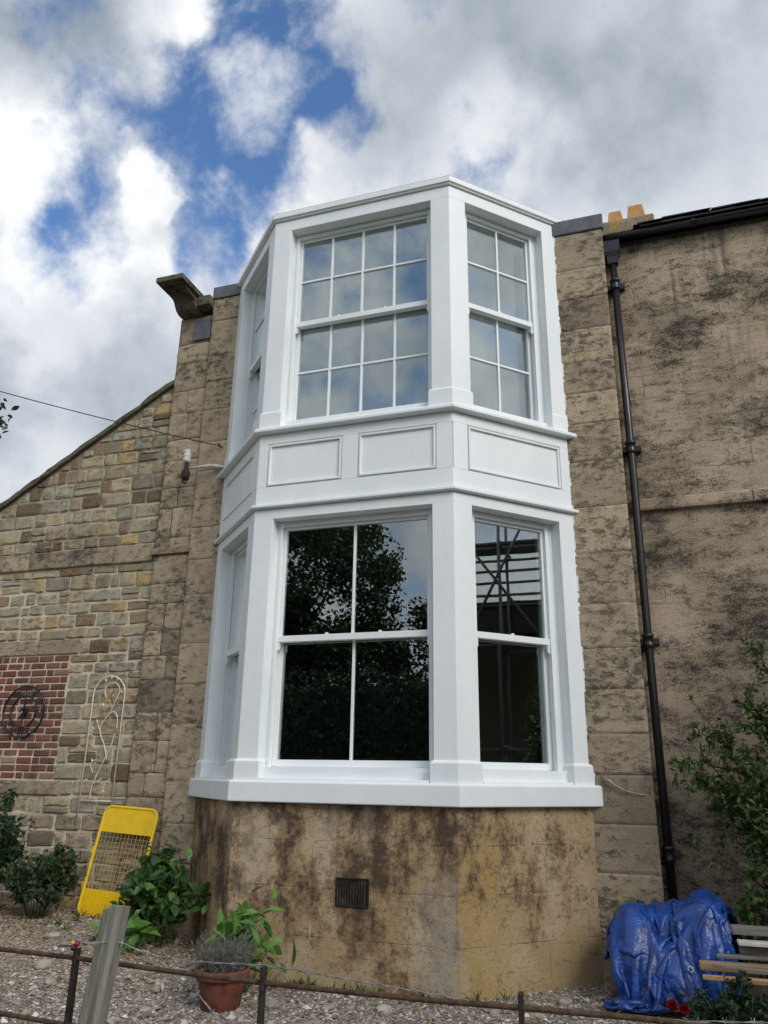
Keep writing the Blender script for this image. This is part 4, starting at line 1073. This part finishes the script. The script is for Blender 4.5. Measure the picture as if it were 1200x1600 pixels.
# small ornament by the post
ORN = empty('garden_ornament', (.0, -4.2, .83), 'small red and yellow bead ornament on the fence upright by the post', 'ornament')
def ball(c, rr, mname, nm):
    sub(MB().lathe([(rr*math.sin(math.pi*i/10)+1e-4, -rr*math.cos(math.pi*i/10)) for i in range(11)], c, 14, False).build(nm, mname, None, True), ORN)
ball((.02, -4.23, .868), .013, simple('red_bead', (.22, .01, .02), .3), 'bead'); ball((-.005, -4.225, .872), .011, simple('yellow_bead', (.7, .5, .02), .3), 'bead'); ball((.008, -4.235, .852), .012, simple('dark_bead', (.02, .015, .05), .3), 'bead')
W_GLB = simple('clear_bead', (.42, .43, .42), .15, .3, .05)
ball((-.055, -4.225, .835), .012, W_GLB, 'glass_bead'); ball((-.095, -4.225, .838), .012, W_GLB, 'glass_bead')
sub(MB().tube([(-.095, -4.22, .848), (-.05, -4.21, .852), (.0, -4.215, .857)], .003, 5).build('bead_wire', W_DKRUST), ORN)

# ------------------------------------------------------------------ loose gravel and debris
def gravel():
    r = random.Random(17); m = MB()
    base = [(1, 0, 0), (-1, 0, 0), (0, 1, 0), (0, -1, 0), (0, 0, .7), (0, 0, -.6)]
    F = [(0, 2, 4), (2, 1, 4), (1, 3, 4), (3, 0, 4), (2, 0, 5), (1, 2, 5), (3, 1, 5), (0, 3, 5)]
    bx = bay_outline(0)
    n = 0
    while n < 30000:
        x, y = r.uniform(-5.6, 3.6), r.uniform(-3.0, .1)
        ex = HW+max(0, min(1., y+DY))
        if y > -DY-.005 and abs(x) < ex+.0: continue
        if x > 2.1 and y > -1.0: continue
        s = r.uniform(.005, .017)*(2.2 if r.random() < .05 else 1)
        a = r.uniform(0, 6.28); c, sn = math.cos(a), math.sin(a); st = r.uniform(.6, 1.4); z = gz(x, y)+s*.18
        ti = r.uniform(-.5, .5)
        vs = []
        for (px, py, pz) in base:
            px, py, pz = px*s*st*r.uniform(.75, 1.2), py*s*r.uniform(.75, 1.2), pz*s*r.uniform(.7, 1.1)+px*s*ti
            vs.append((x+px*c-py*sn, y+px*sn+py*c, z+pz))
        m.add(vs, F); n += 1
    tag(m.build('gravel', W_PEB), 'loose pale gravel and stone chips strewn over the garden', 'gravel', kind='stuff')
    m = MB()
    for i in range(1100):
        x, y = r.uniform(-4.6, 3.2), r.uniform(-2.6, -.1)
        if i < 330: x, y = r.uniform(-1.6, 2.5), r.uniform(-1.75, -1.0)
        ex = HW+max(0, min(1., y+DY))
        if y > -DY-.05 and abs(x) < ex+.03: continue
        p = Vector((x, y, gz(x, y)+.018)); d = rdir(r); d.z *= .3
        leaf(m, p, d, Vector((r.uniform(-.4, .4), r.uniform(-.4, .4), 1)), r.uniform(.03, .09), r.uniform(.01, .03), .1, .05)
    tag(m.build('leaf_litter', m_leaf('dead_leaves', (.12, .07, .03), (.30, .22, .13), (.55, .50, .42), .8, .05)), 'dry leaves and wood chips along the foot of the base', 'litter', kind='stuff')
gravel()
def stones_and_weeds():
    r = random.Random(77)
    rock = simple('field_stone', (.30, .27, .22), .9, 0, .35, 12, .5)
    spots = [(-2.35, -1.55, .07), (-2.05, -1.8, .05), (-1.6, -1.2, .08), (-1.25, -1.55, .06), (-1.0, -2.05, .05), (-.25, -1.62, .055), (.15, -1.5, .045), (.55, -1.42, .06), (1.3, -1.15, .05), (1.75, -.75, .06), (1.62, -1.15, .04), (-3.1, -1.3, .05), (-2.75, -1.0, .06)]
    near = ['beside the wooden post', 'in open gravel', 'under the broad leaved plant', 'beside the terracotta pot', 'in front of the pot', 'right of the pot', 'at the foot of the base', 'under the vent', 'by the base corner', 'between base and tarpaulin', 'near the tarpaulin', 'below the rose bush', 'below the yellow guard']
    for (x, y, sz), nm in zip(spots, near):
        m = MB(); rings = []
        for i in range(7):
            a = math.pi*(i+.5)/7; rings.append([(sz*math.sin(a)*math.cos(t)*(1.2+.35*mn.noise((x*9+math.cos(t), y*7+math.sin(t), i*.4))), sz*math.sin(a)*math.sin(t)*(.9+.3*mn.noise((x*5+math.cos(t), math.sin(t), i*.5))), -sz*.55*math.cos(a)) for t in [2*math.pi*k/10 for k in range(10)]])
        m.loft(rings); o = m.build('loose_stone', rock, None, False, .004); o.location = (x, y, gz(x, y)+sz*.2); o.rotation_euler = (r.uniform(-.2, .2), r.uniform(-.2, .2), r.uniform(0, 6))
        tag(o, 'loose brown field stone lying on the gravel '+nm, 'stone', 'loose stones on the gravel')
    m = MB()
    for i in range(64):
        t = r.random()
        if t < .6:
            u = r.uniform(-1.2, 1.3); x, y = (u, -DY-.04-r.random()*.10) if abs(u) < HW else (math.copysign(HW+abs(u)-HW+.05, u), -DY+(abs(u)-HW)-.10)
        else: x, y = r.uniform(-4.2, -1.5), r.uniform(-.9, -.1)
        for k in range(r.randint(5, 12)):
            d = rdir(r, 1.1); leaf(m, Vector((x+r.uniform(-.02, .02), y+r.uniform(-.02, .02), gz(x, y))), d, rdir(r, .5), r.uniform(.04, .12), r.uniform(.006, .014), .2, .4)
    tag(m.build('weeds', L_SHRUB), 'small tufts of weeds at the foot of the walls', 'weeds', kind='stuff')
stones_and_weeds()

# ------------------------------------------------------------------ what the window panes reflect: trees and scaffold behind the camera
def tree(name, label, x, y, h, crown, cr, nleaf, ls, seed, group=None, lm=L_TREE, trunk=.3):
    r = random.Random(seed); root = empty(name, (x, y, -.1), label, 'tree', group); t = MB(); lf = MB()
    top = Vector((x, y, h*.75)); t.tube([(x, y, -.4), (x+.1, y, h*.25), (x, y+.1, h*.5), top], [trunk*1.2, trunk, trunk*.7, trunk*.25], 10)
    cc = Vector(crown); clumps = []
    for i in range(70):
        d = rdir(r); k = r.uniform(.45, 1.)**.6
        c = cc+Vector((d.x*cr[0]*k, d.y*cr[1]*k, d.z*cr[2]*k)); clumps.append((c, r.uniform(.5, 1.1)))
        if i < 26:
            s = Vector((x, y, h*r.uniform(.22, .6))); t.tube([s, s.lerp(c, .5)+Vector((0, 0, .5)), c], [trunk*.32, trunk*.18, trunk*.05], 6)
    for i in range(nleaf):
        c, w = r.choice(clumps); p = c+rdir(r)*(r.random()**.5)*w*cr[0]*.26
        leaf(lf, p, rdir(r), rdir(r, .8), ls*r.uniform(.7, 1.3), ls*.6, .15, .2)
    sub(t.build('trunk', W_BARK, None, True), root); sub(lf.build('crown', lm), root)
TG = 'trees across the garden reflected in the panes'
tree('garden_tree', 'broad leafy tree mirrored in the lower front panes', -11.5, -21, 13, (-11.3, -21, 8.2), (5.2, 4.5, 5.2), 48000, .19, 31)
tree('garden_tree', 'second dark tree mirrored low in the lower front panes', -4.8, -24, 8, (-5.0, -24, 4.6), (3.8, 3.2, 3.1), 22000, .20, 32)
tree('garden_tree', 'far left tree mirrored behind the broad tree', -19.0, -23, 12, (-19, -23, 7.0), (5.5, 4.5, 5.5), 12000, .34, 33)
tree('twig_tree', 'tree beyond the rubble wall with only twig tips in view', -15.3, 5.6, 11.5, (-15.3, 5.5, 9.6), (2.75, 2.6, 2.6), 5000, .20, 34, lm=L_DARK)
def hedge():
    r = random.Random(41); m = MB()
    root = empty('garden_hedge', (-8, -16, 0), 'tall dark hedge mirrored at the bottom of the lower panes', 'hedge')
    sub(MB().box(-26, 1.2, -16.6, -15.9, -.4, 4.1).build('hedge_core', L_DARK, None), root)
    for i in range(22000):
        p = Vector((r.uniform(-26.2, 1.4), -15.6+r.gauss(0, .22), r.uniform(-.1, 4.5)))
        leaf(m, p, rdir(r), rdir(r, .5)+Vector((0, .6, 0)), .16*r.uniform(.6, 1.3), .10, .15, .2)
    sub(m.build('foliage', L_DARK), root)
hedge()
def scaffold():
    b = empty('stone_barn', (13, -3, 0), 'dark stone barn mirrored in the lower side panes', 'barn')
    sub(MB().box(11, 17, -9, -.6, -.3, 4.6).build('wall', W_JOINT), b)
    sub(MB().loft([[(x, y, z) for x, z in ((10.6, 4.5), (17.4, 4.5), (17.4, 5.1), (14, 5.75), (10.6, 5.2))] for y in (-9.3, -.3)]).build('roof', W_SLATE), b)
    s = empty('scaffold', (9.8, -3, 0), 'steel tube scaffold mirrored in the lower side panes', 'scaffold')
    ys = [-7.6+1.15*i for i in range(7)]
    for x in (9.5, 10.5):
        for y in ys: sub(MB().tube([(x, y, -.2), (x, y, 9.6+.4*math.sin(y))], .035, 8).build('standard', W_STEEL, None, True), s)
        for z in (2.1, 4.1, 5.1, 5.6, 6.1, 7.1, 8.1): sub(MB().tube([(x+.06, -9.6, z), (x+.06, -.3, z)], .03, 8).build('ledger', W_STEEL, None, True), s)
    for y in ys:
        for z in (2.15, 4.15, 6.15, 8.15): sub(MB().tube([(9.3, y+.07, z), (10.75, y+.07, z)], .03, 8).build('transom', W_STEEL, None, True), s)
    for i, (a, c) in enumerate(((-7.6, -4.2), (-4.2, -1.3), (-1.0, -4.0), (-2.6, -.4))): sub(MB().tube([(9.42, a, 4.1), (9.42, c, 8.3)], .03, 8).build('brace', W_STEEL, None, True), s)
    for z in (4.2, 6.2):
        for k in range(4): sub(MB().box(9.58+k*.225, 9.79+k*.225, -9.5, -.4, z, z+.038).build('scaffold_board', W_OLDTIM), s)
scaffold()
